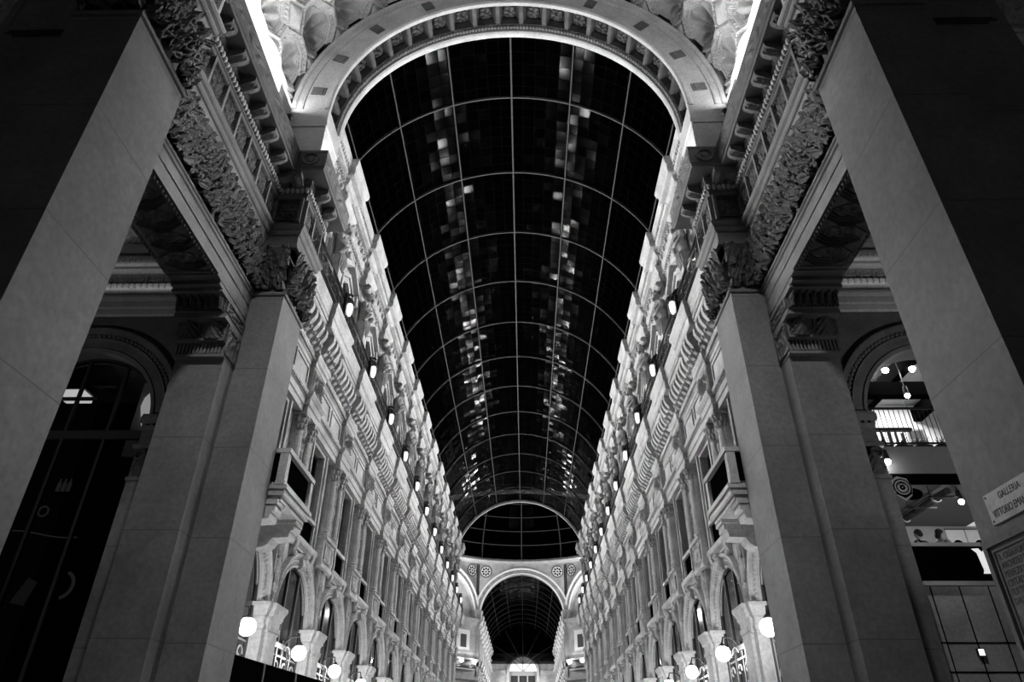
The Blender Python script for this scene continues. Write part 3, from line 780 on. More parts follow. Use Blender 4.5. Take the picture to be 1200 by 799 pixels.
# upper window
def attic_window():
    t = E_('attic_window')
    fr = MB()
    def ring(w, b, p, d0, d1, ins):                 # six sided frame with a pitched head
        o = [(-w, b), (w, b), (w, p), (0, p + w * .62), (-w, p)]
        w2 = w - ins; i = [(-w2, b + ins), (w2, b + ins), (w2, p - ins * .3), (0, p + w * .62 - ins * 1.25), (-w2, p - ins * .3)]
        for k in range(5):
            j = (k + 1) % 5
            q = [o[k], o[j], i[j], i[k]]
            fr.poly(q, lambda u, h: (d0, u, h), lambda u, h: (d1, u, h))
    ring(1.28, 15.95, 18.35, 0, .10, .2); ring(1.06, 16.15, 18.3, 0, .22, .16); ring(.88, 16.35, 18.2, 0, .14, .24)
    fr.build('surround', 'facade', t)
    hd = MB()
    for sg in (-1, 1):
        hd.poly([(sg * 1.5, 18.5), (sg * 1.5, 18.72), (0, 19.62), (0, 19.36)], lambda u, h: (0, u, h), lambda u, h: (.36, u, h))
        hd.box(0, .3, sg * 1.3 - .12, sg * 1.3 + .12, 18.1, 18.6)
    hd.ball((.3, 0, 19.5), .16, 8, 6)
    hd.build('pediment', 'facade', t)
    wf = MB()
    for u in (-.58, 0, .58): wf.box(-.26, -.18, u - .04, u + .04, 16.5, 18.5)
    for h in (16.54, 17.8, 18.46): wf.box(-.26, -.18, -.62, .62, h - .04, h + .04)
    wf.build('window_frame', 'frame', t)
    MB().box(-.24, -.23, -.6, .6, 16.5, 18.5).build('glass', 'window', t)
    MB().box(-.40, -.37, -.64, .64, 16.45, 18.55).build('dark_backing', 'dark', t)
    sd = MB()
    for sg in (-1, 1): sd.relief(lambda u, v, h: (.02 + .12 * h, sg * (1.36 + .26 * u), 16.4 + 2.0 * v), lambda u, v: candelabra((u - .5) * 2, v, 2), 10, 36)
    sd.build('side_carving', 'relief', t)
    return t
place(attic_window, BC, 'window', lambda s, k: 'pedimented upper window above the lanterns, bay %s from the mouth, %s front' % (ORD[k], SIDE[s]), 'upper windows of the %s front')

# term statue
def skin_mesh(name, joints, bones, mat, parent, lv=2):
    me = bpy.data.meshes.new(name)
    me.from_pydata([j[0] for j in joints], bones, [])
    o = bpy.data.objects.new(name, me); COL.objects.link(o)
    o.modifiers.new('s', 'SKIN'); sm = o.modifiers.new('d', 'SUBSURF'); sm.levels = lv; sm.render_levels = lv
    for i, j in enumerate(joints):
        r = j[1]; me.skin_vertices[0].data[i].radius = r if isinstance(r, tuple) else (r, r)
    me.skin_vertices[0].data[0].use_root = True
    bpy.context.view_layer.update()
    ev = o.evaluated_get(bpy.context.evaluated_depsgraph_get())
    nm = bpy.data.meshes.new_from_object(ev); nm.name = name
    bpy.data.objects.remove(o)
    nm.materials.clear(); nm.materials.append(M[mat])
    nm.polygons.foreach_set('use_smooth', [True] * len(nm.polygons))
    r = bpy.data.objects.new(name, nm); COL.objects.link(r); r.parent = parent
    return r
def statue():
    t = E_('statue')
    MB().taper(.04, .5, -.2, .2, 16.3, 17.9, 1.45).box(.0, .56, -.3, .3, 16.1, 16.32).box(0, .6, -.42, .42, 15.0, 16.12).box(0, .16, -.5, .5, 16.3, 19.7).build('tapered_shaft', 'facade', t)
    J = [((.34, 0, 17.75), (.34, .25)), ((.36, 0, 18.15), (.29, .22)), ((.4, 0, 18.6), (.34, .26)), ((.44, 0, 18.95), (.26, .2)), ((.5, 0, 19.12), .12), ((.58, 0, 19.36), (.17, .19)), ((.6, 0, 19.52), (.15, .16)),
         ((.42, -.40, 18.86), .14), ((.5, -.58, 18.42), .11), ((.72, -.32, 18.36), .085), ((.78, -.06, 18.5), .075),
         ((.42, .40, 18.86), .14), ((.52, .56, 18.45), .11), ((.74, .30, 18.24), .085), ((.8, .04, 18.26), .075)]
    Bn = [(0, 1), (1, 2), (2, 3), (3, 4), (4, 5), (5, 6), (3, 7), (7, 8), (8, 9), (9, 10), (3, 11), (11, 12), (12, 13), (13, 14)]
    skin_mesh('figure', J, Bn, 'sooty', t)
    h = MB().ball((.54, 0, 19.5), .2, 10, 8, (.9, 1.0, .9)).ball((.72, 0, 19.2), .1, 8, 6, (.8, 1, 1.3))
    for i in range(9): h.ball((.5 + .18 * cos(i * .7), .19 * sin(i * .7), 19.58), .07, 6, 4)
    h.build('hair', 'sooty', t)
    d = MB()
    for i in range(7):
        a = -.9 + 1.8 * i / 6; d.tube([(.36 + .3 * cos(a), .3 * sin(a), 17.95), (.34 + .34 * cos(a), .34 * sin(a), 17.6), (.3 + .3 * cos(a), .26 * sin(a), 17.2)], [.06, .07, .03], 5)
    d.tube([(.5, .44, 18.8), (.72, .1, 18.66), (.7, -.2, 18.2), (.5, -.4, 17.85)], .07, 6)
    d.build('drapery', 'sooty', t)
    v = MB().box(.0, .66, -.46, .46, 19.62, 19.8)
    for sg in (-1, 1): v.arc((.5, sg * .44, 19.66), [(.03, -.14), (.03, .2), (.1, .24), (.17, .2), (.17, -.14)], 0, 2 * pi, 14, caps=False)
    for sg in (-1, 1): v.ball((.5, sg * .44, 19.66), .13, 8, 6)
    v.build('scroll_capital', 'relief', t)
    return t
place(statue, AX[:12], 'statue', lambda s, k: 'stone term figure with folded arms, %s from the gallery mouth on the %s upper front' % (ORD[k], SIDE[s]), 'statues of the %s upper front')

# cornice lantern, railing, globe lamp
def lantern():
    t = E_('cornice_lantern')
    b = MB().tube([(.7, 0, 14.7), (1.06, 0, 14.9), (1.2, 0, 15.3), (1.14, 0, 15.75)], .05, 6)
    for i in range(3):
        q = [(1.08 + (.2 - .017 * j) * cos(j * .6 + i), (i - 1) * .22 + .12 * sin(j * .5), 15.78 + (.2 - .017 * j) * sin(j * .6)) for j in range(9)]
        b.tube(q, .05, 5)
    b.lathe((1.16, 0, 0), [(.02, 15.8), (.16, 15.66), (.2, 15.56), (.12, 15.54)], 10)
    b.box(.98, 1.1, -.3, -.2, 14.8, 15.9).box(.98, 1.1, .2, .3, 14.8, 15.9)
    b.build('bracket', 'iron', t)
    MB().lathe((1.16, 0, 0), [(.02, 14.98), (.08, 15.02), (.12, 15.2), (.13, 15.42), (.1, 15.54)], 12).build('glass', 'lamp', t, smooth=True)
    return t
place(lantern, AX[:12], 'lantern', lambda s, k: 'white cornice lantern in black scrollwork, %s from the gallery mouth on the %s' % (ORD[k], SIDE[s]), 'lanterns on the %s cornice')
def railing():
    t = E_('iron_railing')
    l = B / 2 - .02; v = .97
    MB().box(v - .04, v + .04, -l, l, 15.66, 15.74).box(v - .03, v + .03, -l, l, 14.80, 14.88).box(v - .03, v + .03, -l, l, 15.40, 15.45).build('rails', 'iron', t)
    b = MB(); n = 44
    for i in range(n + 1):
        u = -l + 2 * l * i / n; b.box(v - .016, v + .016, u - .02, u + .02, 14.62, 15.68)
    for i in range(8):
        u = -l + 2 * l * (i + .5) / 8; b.tube([(v + .02, u + .22 * cos(q * pi / 6), 15.16 + .22 * sin(q * pi / 6)) for q in range(13)], .025, 4)
    b.build('bars', 'iron', t)
    return t
place(railing, BC, 'railing', lambda s, k: 'black iron cornice railing, bay %s from the mouth of the %s gallery front' % (ORD[k], SIDE[s]), 'railings on the %s cornice')
def globe():
    t = E_('globe_lamp')
    b = MB().tube([(-.1, 0, 3.42), (.2, 0, 3.72), (.46, 0, 3.72), (.52, 0, 3.5)], .03, 6).box(-.12, -.06, -.1, .1, 3.2, 3.6)
    for sg in (-1, 1):
        q = [(.1 + .02 * j, sg * (.1 + (.24 - .02 * j) * cos(j * .6)), 3.2 + (.24 - .02 * j) * sin(j * .6)) for j in range(10)]
        b.tube(q, .018, 5)
    b.lathe((.52, 0, 0), [(.02, 3.56), (.1, 3.48), (.1, 3.42)], 10)
    b.build('bracket', 'iron', t)
    MB().ball((.52, 0, 3.22), .23, 18, 12).build('globe', 'globe', t, smooth=True)
    return t
place(globe, BC, 'lamp', lambda s, k: 'glowing globe lamp in the %s arch of the %s arcade, counted from the mouth' % (ORD[k], SIDE[s]), 'globe lamps of the %s front')

# balcony of the first bay
def balcony():
    t = E_('balcony')
    MB().box(0, 1.3, -1.25, 1.25, 6.45, 6.62).box(0, 1.36, -1.3, 1.3, 6.62, 6.74).box(0, 1.2, -1.15, 1.15, 6.32, 6.46).build('slab', 'facade', t)
    for sg in (-1, 1):
        c = MB()
        c.poly([(0, 5.5), (.28, 5.52), (.42, 5.62), (.52, 5.78), (.98, 5.8), (1.02, 6.0), (1.1, 6.02), (1.1, 6.32), (0, 6.32)], lambda o, h: (o, sg * .9 - .3, h), lambda o, h: (o, sg * .9 + .3, h))
        c.box(0, 1.16, sg * .9 - .34, sg * .9 + .34, 6.2, 6.34)
        c.build('console', 'facade', t)
    p = MB()
    for u in (-1.2, 1.2): p.box(1.02, 1.26, u - .12, u + .12, 6.74, 7.7)
    p.box(1.0, 1.3, -1.32, 1.32, 7.68, 7.82).box(0, 1.3, -1.34, -1.12, 7.68, 7.82).box(0, 1.3, 1.12, 1.34, 7.68, 7.82).box(1.0, 1.28, -1.3, 1.3, 6.74, 6.84)
    p.build('parapet', 'facade', t)
    MB().box(1.1, 1.16, -1.1, 1.1, 6.84, 7.68).box(0, 1.04, -1.24, -1.2, 6.84, 7.68).box(0, 1.04, 1.2, 1.24, 6.84, 7.68).build('openwork_panel', 'black', t)
    return t
place(balcony, BC[:1], 'balcony', lambda s, k: 'stone balcony with dark openwork panels beside the gallery mouth on the %s' % SIDE[s], 'balconies of the %s front')

# ------------------------------------------------------------------ glass roof of the near arm
RG, HG = 7.95, 20.0
A0, A1 = 20.4, 159.6
def roof(t, y0, bays, ncol, nrow, jit, ribs=True, rm='rib'):
    per = []
    for b in range(bays):
        yb = y0 + B * b; g = MB(); bars = MB(); rnd = random.Random(b * 7 + 3)
        for i in range(ncol):
            for j in range(nrow):
                t0 = A0 + (A1 - A0) * i / ncol; t1 = A0 + (A1 - A0) * (i + 1) / ncol
                q0 = yb + B * j / nrow; q1 = yb + B * (j + 1) / nrow
                P = lambda a, y, r: (r * cos(rad(a)), y, HG + r * sin(rad(a)))
                ja, jb, jc = [rnd.uniform(-jit, jit) for _ in range(3)]
                g.add([P(t0, q0, RG + ja), P(t1, q0, RG + jb), P(t1, q1, RG + jb + jc), P(t0, q1, RG + ja + jc)], [(0, 1, 2, 3)])
        g.build('glazing', 'glass', t)
        for i in range(1, ncol):
            a = A0 + (A1 - A0) * i / ncol
            c, s_ = cos(rad(a)), sin(rad(a))
            bars.add([((RG - .03) * c - .012 * s_, yb, HG + (RG - .03) * s_ + .012 * c), ((RG - .03) * c + .012 * s_, yb, HG + (RG - .03) * s_ - .012 * c),
                      ((RG - .03) * c + .012 * s_, yb + B, HG + (RG - .03) * s_ - .012 * c), ((RG - .03) * c - .012 * s_, yb + B, HG + (RG - .03) * s_ + .012 * c)], [(0, 1, 2, 3)])
        for j in range(1, nrow):
            y = yb + B * j / nrow
            bars.arc((0, y, HG), [(RG - .03, -.012), (RG - .03, .012)], rad(A0), rad(A1), 36, caps=False)
        bars.build('glazing_bars', 'black', t)
        if ribs:
            MB().arc((0, yb, HG), [(RG - .12, -.028), (RG - .12, .028), (RG + .02, .028), (RG + .02, -.028), (RG - .12, -.028)], rad(A0), rad(A1), 60).build('arched_rib', rm, t)
    L_ = B * bays
    for k in range(-3, 4):
        a = 90 + 21.1 * k; c, s_ = cos(rad(a)), sin(rad(a)); R0 = RG - .1
        mb = MB().tube([(R0 * c, y0, HG + R0 * s_), (R0 * c, y0 + L_, HG + R0 * s_)], .035 if k else .045, 6)
        mb.build('ridge_bar' if k == 0 else 'long_rib', rm, t)
YR0 = AX[0] - B                                   # ribs stand on the pilaster axes
gr = thing('glass_roof', 'dark glass barrel roof on thin iron ribs above the near arm of the gallery', 'roof')
roof(gr, YR0, 13, 34, 8, .022)
YE = YR0 + B * 13
MB().arc((0, YE, HG), [(RG - .25, -.1), (RG - .25, .1), (RG + .1, .1), (RG + .1, -.1), (RG - .25, -.1)], 0, pi, 72).build('end_arch', 'white', gr)
# slender curved tie brackets that rise from the statues to the eaves are part of the cornice breaks

# ------------------------------------------------------------------ octagon, dome and far arm
YC, RI8 = 101.0, 17.9
YF = YC + RI8
dm = thing('glass_dome', 'dark ribbed glass dome over the crossing beyond the near roof', 'dome')
RD, HD, KD = 17.6, 30.3, .95
def dome_pt(a, e, r=RD): return (r * cos(e) * cos(a), YC + r * cos(e) * sin(a), HD + r * KD * sin(e))
for i in range(16):
    a = pi / 2 + 2 * pi * i / 16
    MB().tube([dome_pt(a, pi / 2 * .93 * j / 14, RD - .15) for j in range(15)], .11, 5).build('dome_rib', 'rib', dm)
for j in range(1, 11):
    e = pi / 2 * .93 * j / 10.5
    MB().tube([dome_pt(2 * pi * i / 64, e, RD - .12) for i in range(65)], .075, 5).build('dome_ring', 'rib', dm)
MB().grid([[dome_pt(2 * pi * i / 48, pi / 2 * .95 * j / 14) for i in range(49)] for j in range(15)]).build('glazing', 'glass', dm)
MB().lathe((0, YC, 0), [(RD - .35, 29.6), (RD - .6, 29.75), (RD - .6, 29.9), (RD - .3, 30.0), (RD - .3, 30.2), (RD + .1, 30.35), (RD + 1.2, 30.35), (RD + 1.2, 29.6), (RD - .35, 29.6)], 96, False).build('ring_cornice', 'facade', dm)

def face(ang):                                    # octagon side: u along, w height, d inwards
    n = (cos(ang), sin(ang)); tv = (-n[1], n[0])
    return lambda u, w, d=0: (n[0] * (RI8 - d) + tv[0] * u, YC + n[1] * (RI8 - d) + tv[1] * u, w)
H8 = RI8 * math.tan(pi / 8)
AR, AH = 6.9, 21.0
def arch_face(nm, ang, filled, label):
    F = face(ang); mb = MB(); n = 36
    for i in range(n):
        t0, t1 = pi * i / n, pi * (i + 1) / n
        a, b = (AR * cos(t0), AH + AR * sin(t0)), (AR * cos(t1), AH + AR * sin(t1))
        mb.add([F(b[0], b[1]), F(a[0], a[1]), F(a[0], 30), F(b[0], 30), F(b[0], b[1], -.8), F(a[0], a[1], -.8)], [(0, 1, 2, 3), (0, 4, 5, 1)])
    mb.add([F(-H8, AH), F(-AR, AH), F(-AR, 30), F(-H8, 30)], [(0, 1, 2, 3)]); mb.add([F(AR, AH), F(H8, AH), F(H8, 30), F(AR, 30)], [(0, 1, 2, 3)])
    if filled:
        mb.add([F(-H8, -1.6), F(H8, -1.6), F(H8, AH), F(-H8, AH)], [(0, 1, 2, 3)])
        mb.add([F(AR * cos(pi * i / n), AH + AR * sin(pi * i / n), -.7) for i in range(n + 1)], [tuple(range(n + 1))])
    else:
        for sg in (-1, 1): mb.add([F(sg * AR, -1.6), F(sg * H8, -1.6), F(sg * H8, AH), F(sg * AR, AH)], [(0, 1, 2, 3)])
    o = mb.build(nm, 'facade', None); tag(o, label, 'wall', None, 'structure')
    t = thing('crossing_arch', 'ornate arch ring on the %s side of the crossing, pierced roundels beside it' % ('far' if not filled else ('left diagonal' if cos(ang) < 0 else 'right diagonal')), 'arch')
    rg = MB(); prof = [(AR, 0), (AR, .15), (AR + .15, .22), (AR + .2, .1), (AR + .75, .1), (AR + .8, .25), (AR + 1.0, .3), (AR + 1.05, 0)]
    rows = [[F(r * cos(pi * i / 48), AH + r * sin(pi * i / 48), d) for r, d in prof] for i in range(49)]
    rg.grid(rows); rg.build('archivolt', 'white', t)
    rl = MB()
    rl.relief(lambda u, v, h: F((AR + .22 + .5 * v) * cos(pi * u), AH + (AR + .22 + .5 * v) * sin(pi * u), .1 + .12 * h), lambda u, v: scroll((u * 20) % 1, v), 200, 8)
    rl.build('carved_ring', 'relief', t)
    for sg in (-1, 1):
        c = (sg * 6.05, 28.35)
        bk = MB(); bk.add([F(c[0] + .92 * cos(i * pi / 12), c[1] + .92 * sin(i * pi / 12), .06) for i in range(24)], [tuple(range(24))]); bk.build('roundel_screen', 'white', t)
        for i in range(8):
            q = i * pi / 4; pc = (c[0] + .52 * cos(q), c[1] + .52 * sin(q))
            hh = MB(); hh.add([F(pc[0] + .2 * cos(w_) * cos(q) - .15 * sin(w_) * sin(q), pc[1] + .2 * cos(w_) * sin(q) + .15 * sin(w_) * cos(q), .09) for w_ in [k * pi / 6 for k in range(12)]], [tuple(range(12))]); hh.build('roundel_opening', 'black', t)
        hh = MB(); hh.add([F(c[0] + .15 * cos(k * pi / 6), c[1] + .15 * sin(k * pi / 6), .09) for k in range(12)], [tuple(range(12))]); hh.build('roundel_eye', 'black', t)
        rr = MB(); rr.grid([[F(c[0] + r * cos(i * pi / 12), c[1] + r * sin(i * pi / 12), d) for r, d in ((.86, .06), (.88, .14), (.96, .14), (.98, .06))] for i in range(25)]); rr.build('roundel_frame', 'iron', t)
        pn = MB(); pn.add([F(sg * 7.35, 29.5, .06), F(sg * 7.35, 24.6, .06), F(sg * 7.15, 24.6, .06), F(sg * 7.15, 29.5, .06)], [(0, 1, 2, 3)])
        pn.build('corner_strip', 'iron', t)
        cp = MB(); 
        for z0, z1, e in ((20.0, 20.6, .35), (20.6, 21.0, .5), (21.0, 22.2, .3)):
            cp.add([F(sg * (AR - .2), z0, e), F(sg * H8, z0, e), F(sg * H8, z1, e), F(sg * (AR - .2), z1, e), F(sg * (AR - .2), z0, -.5), F(sg * (AR - .2), z1, -.5)], [(0, 1, 2, 3), (0, 4, 5, 3)])
        cp.build('impost', 'facade', t)
    return F
arch_face('wall_back_crossing', pi / 2, False, 'far wall of the crossing around the arch of the far arm')
for sd, ang in (('left', pi * .75), ('right', pi * .25)):
    F = arch_face('wall_%s_crossing' % sd, ang, True, '%s diagonal wall of the crossing with its lunette' % sd)
    t = thing('crossing_cornice', 'stepped cornices on the %s diagonal wall of the crossing' % sd, 'cornice')
    for h, nm in ((19.6, 'crown_moulding'), (13.6, 'belt_moulding'), (11.0, 'string_course')):
        rows = [[F(u, h + w, d) for d, w in ((0, 0), (.2, .1), (.25, .5), (.7, .7), (.75, 1.1), (0, 1.2))] for u in (-H8, H8)]
        MB().grid(rows).build(nm, 'facade', t)
    for uu, lb in ((-4.6, 'far'), (4.6, 'near')):
        sgn = 1 if sd == 'left' else -1
        u = uu * sgn
        w = thing('crossing_window', 'small framed window on the %s diagonal wall of the crossing, towards its %s end' % (sd, 'inner' if uu < 0 else 'outer'), 'window')
        def fr(x0, x1, z0, z1, d0, d1, nm, mt):
            mb = MB(); P = [F(u + x0, z0, d1), F(u + x1, z0, d1), F(u + x1, z1, d1), F(u + x0, z1, d1), F(u + x0, z0, d0), F(u + x1, z0, d0), F(u + x1, z1, d0), F(u + x0, z1, d0)]
            mb.add(P, [(0, 1, 2, 3), (0, 4, 5, 1), (1, 5, 6, 2), (2, 6, 7, 3), (3, 7, 4, 0)]); mb.build(nm, mt, w)
        fr(-1.3, 1.3, 15.6, 18.9, 0, .2, 'surround', 'white'); fr(-.6, .6, 16.3, 18.2, .2, .24, 'glass', 'frame')
        fr(-1.5, 1.5, 15.3, 15.6, 0, .4, 'sill', 'facade')
    bl = thing('crossing_balcony', 'dark iron balcony on the %s diagonal wall of the crossing' % sd, 'balcony')
    rows = [[F(u, 13.0 + w, d) for d, w in ((0, 0), (1.0, 0), (1.0, .25), (0, .25))] for u in (-6.5, 6.5)]
    MB().grid(rows).build('slab', 'facade', bl)
    rows = [[F(u, w, .98) for w in (13.25, 14.35)] for u in (-6.5, 6.5)]
    rb = MB()
    for i in range(60):
        u = -6.5 + 13 * i / 59; rb.tube([F(u, 13.25, .95), F(u, 14.35, .95)], .05, 4)
    rb.tube([F(-6.5, 14.35, .95), F(6.5, 14.35, .95)], .08, 4).tube([F(-6.5, 13.4, .95), F(6.5, 13.4, .95)], .12, 4)
    rb.build('railing', 'iron', bl)
    for j, uu in enumerate((-6.2, -3.6)):
        u = uu * (1 if sd == 'left' else -1)
        l = thing('floodlight', 'bright floodlight on the crossing balcony, %s, %s of the two' % (sd, 'nearer the arch' if j == 0 else 'farther from the arch'), 'floodlight')
        p = F(u, 14.2, 1.2)
        MB().ball(p, .26, 10, 8).build('lens', 'spot', l); MB().box(p[0] - .1, p[0] + .1, p[1] + .05, p[1] + .4, p[2] - .5, p[2] - .1).build('bracket', 'iron', l)
# far arm
YZ = 170.0
fr_ = thing('glass_roof', 'black glass barrel roof of the far arm beyond the crossing', 'roof')
RG_, HG_ = RG, HG
roof(fr_, YF, 10, 24, 6, .012, True, 'iron')
MB().arc((0, YF + B * 10 + .2, HG), [(0.01, 0), (RG, 0)], 0, pi, 40, caps=False).build('end_glazing', 'glass', fr_)
for i in range(5):
    a = pi * (i + 1) / 6
    MB().tube([(0, YF + B * 10, HG), (RG * cos(a), YF + B * 10, HG + RG * sin(a))], .08, 5).build('end_rib', 'iron', fr_)
AX2 = [YF + 2.5 + B * k for k in range(10)]
for s in (-1, 1):
    xf = X(s); sd = SIDE[s]
    o = MB().box(7.5, 8.2, YF, YZ, -1.6, 22.6).build('wall_%s_far_arm' % sd, 'facade', None, xf); tag(o, 'stone front of the far arm beyond the crossing, %s' % sd, 'wall', None, 'structure')
    t = thing('far_cornice', 'cornices along the %s front of the far arm' % sd, 'cornice')
    def zz(a0, a1, hw):
        p = [(a0, YF)]
        for y in AX2: p += [(a0, y - hw), (a1, y - hw), (a1, y + hw), (a0, y + hw)]
        return p + [(a0, YZ)]
    MB().run(zz(7.34, 7.06, .66), [(-.2, 10.5), (.2, 11.14), (.2, 11.22), (.02, 11.3), (.02, 12.3), (.17, 12.7), (.1, 12.84), (.1, 13.7), (.54, 13.78), (.7, 14.6), (0, 14.75)]).build('main_moulding', 'facade', t, xf)
    MB().run(zz(7.4, 7.12, .62), [(-.2, 19.8), (.24, 20.55), (.02, 20.68), (.02, 21.4), (.38, 21.68), (.42, 22.06), (.54, 22.4), (0, 22.55)]).build('top_moulding', 'facade', t, xf)
    cb = MB()
    for i in range(96):
        y = YF + .3 + (YZ - YF - .4) * i / 96; cb.box(6.85, 7.34, y - .1, y + .1, 13.0, 13.7)
    cb.build('corbels', 'facade', t, xf)
    root = None
    for k, y in enumerate(AX2):
        lb = 'far arm pilaster on the %s front, %s beyond the crossing' % (sd, ORD[k])
        if root is None:
            mb = MB().box(0, .42, -.7, .7, -1.6, 4.2).box(0, .3, -.6, .6, 4.2, 10.5).box(0, .5, -.75, .75, 3.8, 4.2).box(0, .5, -.7, .7, 9.9, 10.5).box(0, .4, -.45, .45, 14.7, 19.8).box(0, .2, -.4, .4, 10.4, 14.8).ball((.4, 0, 19.2), .3, 8, 6).ball((.4, 0, 18.4), .45, 8, 6)
            root = mb.build('far_pilaster', 'facade', None); root.location = (s * WP, y, 0); root.rotation_euler = (0, 0, 0 if s < 0 else pi)
            tag(root, lb, 'pilaster', 'pilasters of the far arm, %s' % sd)
        else: dup(root, (s * WP, y, 0), 0 if s < 0 else pi, lb)
# end wall
o = MB().box(-7.6, -3.1, YZ, YZ + .6, -1.6, 22.4).box(3.1, 7.6, YZ, YZ + .6, -1.6, 22.4)
n = 24
for i in range(n):
    t0, t1 = pi * i / n, pi * (i + 1) / n
    o.add([(3.1 * cos(t1), YZ, 18.6 + 3.1 * sin(t1)), (3.1 * cos(t0), YZ, 18.6 + 3.1 * sin(t0)), (3.1 * cos(t0), YZ, 22.4), (3.1 * cos(t1), YZ, 22.4)], [(0, 1, 2, 3)])
o = o.build('wall_back_end', 'facade', None); tag(o, 'end wall closing the far arm', 'wall', None, 'structure')
t = thing('end_window', 'tall arched window with a bright fanlight closing the far arm', 'window')
MB().arc((0, YZ, 18.6), [(3.05, 0), (3.05, -.3), (3.4, -.35), (3.7, -.25), (3.7, 0)], 0, pi, 36).box(-3.7, -3.05, YZ - .3, YZ, -1.6, 18.6).box(3.05, 3.7, YZ - .3, YZ, -1.6, 18.6).build('surround', 'facade', t)
g = MB(); g.add([(3.05 * cos(pi * i / 24), YZ + .4, 18.7 + 3.0 * sin(pi * i / 24)) for i in range(25)], [tuple(range(25))]); g.build('fanlight', 'lit', t)
b = MB().box(-3.1, 3.1, YZ + .2, YZ + .5, 17.8, 18.7)
for i in range(1, 4): b.tube([(0, YZ + .3, 18.6), (3.0 * cos(pi * i / 4), YZ + .3, 18.6 + 3.0 * sin(pi * i / 4))], .1, 5)
for x in (-2.9, -1.0, 1.0, 2.9): b.box(x - .16, x + .16, YZ + .2, YZ + .5, -1.6, 17.8)
b.build('window_frame', 'gray', t)
MB().box(-3.1, 3.1, YZ + .5, YZ + .6, -1.6, 17.8).build('glass', 'frame', t)
t = thing('end_cornice', 'broken cornice either side of the arched end window', 'cornice')
for sg in (-1, 1): MB().box(*sorted((sg * 3.9, sg * 7.4)), YZ - .9, YZ, 20.6, 21.2).box(*sorted((sg * 3.9, sg * 7.4)), YZ - .5, YZ, 18.0, 18.8).build('moulding', 'facade', t)

# ------------------------------------------------------------------ ground
o = MB().box(-20, 20, -6, 185, -1.8, -1.6).build('floor', 'floor', None); tag(o, 'marble paved floor of the gallery', 'floor', None, 'structure')
t = thing('hoarding', 'low black hoarding in front of the left arcade just past the gallery mouth', 'hoarding')
hd = MB()
p0, p1 = (-6.86, 18.2), (-5.95, 27.0)
hd.add([(p0[0], p0[1], -1.5), (p1[0], p1[1], -1.5), (p1[0], p1[1], 2.42), (p0[0], p0[1], 2.42), (p0[0] - .08, p0[1], -1.5), (p1[0] - .08, p1[1], -1.5), (p1[0] - .08, p1[1], 2.42), (p0[0] - .08, p0[1], 2.42)],
       [(0, 1, 2, 3), (7, 6, 5, 4), (3, 2, 6, 7), (0, 3, 7, 4), (1, 5, 6, 2)])
hd.build('board', 'black', t)
for k in range(5):
    q = k / 4; x, y = p0[0] + (p1[0] - p0[0]) * q + .03, p0[1] + (p1[1] - p0[1]) * q
    MB().box(x - .06, x, y - .05, y + .05, -1.6, 2.40).build('post', 'iron', t)

# ------------------------------------------------------------------ café behind the right arch
def text_mesh(name, body, size, mat, parent, mx, ext=.006, sx=1.0, align='CENTER'):
    cu = bpy.data.curves.new(name, 'FONT'); cu.body = body; cu.size = size; cu.align_x = align; cu.align_y = 'CENTER'; cu.extrude = ext
    o = bpy.data.objects.new(name, cu); COL.objects.link(o)
    bpy.context.view_layer.update()
    me = bpy.data.meshes.new_from_object(o.evaluated_get(bpy.context.evaluated_depsgraph_get()))
    bpy.data.objects.remove(o)
    me.materials.clear(); me.materials.append(M[mat]); me.name = name
    me.transform(mx @ Matrix.Diagonal((sx, 1, 1, 1)))
    r = bpy.data.objects.new(name, me); COL.objects.link(r); r.parent = parent
    return r
XA, XB = 9.7, 16.0
o = MB().box(XA, XB, 17.42, 17.6, -1.6, 3.84).build('wall_right_cafe_front', 'polished', None); tag(o, 'dark polished stone slabs below the black café sign', 'wall', None, 'structure')
sm = MB()
for x in (10.35, 11.05, 11.75, 12.6, 13.6): sm.box(x - .012, x + .012, 17.405, 17.43, -1.6, 3.84)
sm.box(XA, XB, 17.405, 17.43, 2.52, 2.55).box(XA, XB, 17.405, 17.43, 1.9, 1.93)
o = sm.build('trim_3', 'black', None); tag(o, 'dark joints between the polished slabs', 'trim', None, 'structure')
t = thing('wall_light', 'small square lit lamp on the polished slabs under the café sign', 'lamp')  # glowing box stands in for a light mirrored in the polish
MB().box(10.95, 11.10, 17.33, 17.41, 2.24, 2.40).build('housing', 'iron', t); MB().box(10.965, 11.085, 17.32, 17.332, 2.255, 2.385).build('lens', glow('small_lamp_glow', 1.6), t)
t = thing('shop_sign', 'long black café sign board with a large white initial', 'sign')
MB().box(XA, XB, 17.32, 17.42, 3.9, 4.74).build('board', 'black', t)
MB().box(XA, XB, 17.28, 17.44, 4.74, 4.83).box(XA, XB, 17.28, 17.44, 3.8, 3.9).build('rail', 'gray', t)
ml = MB()
Mo = [(0, .60), (.17, .61), (.24, .51), (.30, .61), (.66, .61), (.60, .5), (.62, -.1), (.66, -.22), (.58, -.18), (.55, 0), (.49, .22), (.44, .09), (.38, .18), (.29, .245), (.36, .08), (.40, 0), (.10, 0), (.14, .08), (.10, .5)]
ml.poly([(11.60 + x, 4.08 + z) for x, z in Mo], lambda x, z: (x, 17.31, z), lambda x, z: (x, 17.33, z))
ml.build('letter', glow('sign_letter_glow', .55), t)
text_mesh('letters', 'OTTA', .62, 'white', t, Matrix.Translation((13.6, 17.315, 4.36)) @ Matrix.Rotation(pi / 2, 4, 'X'))
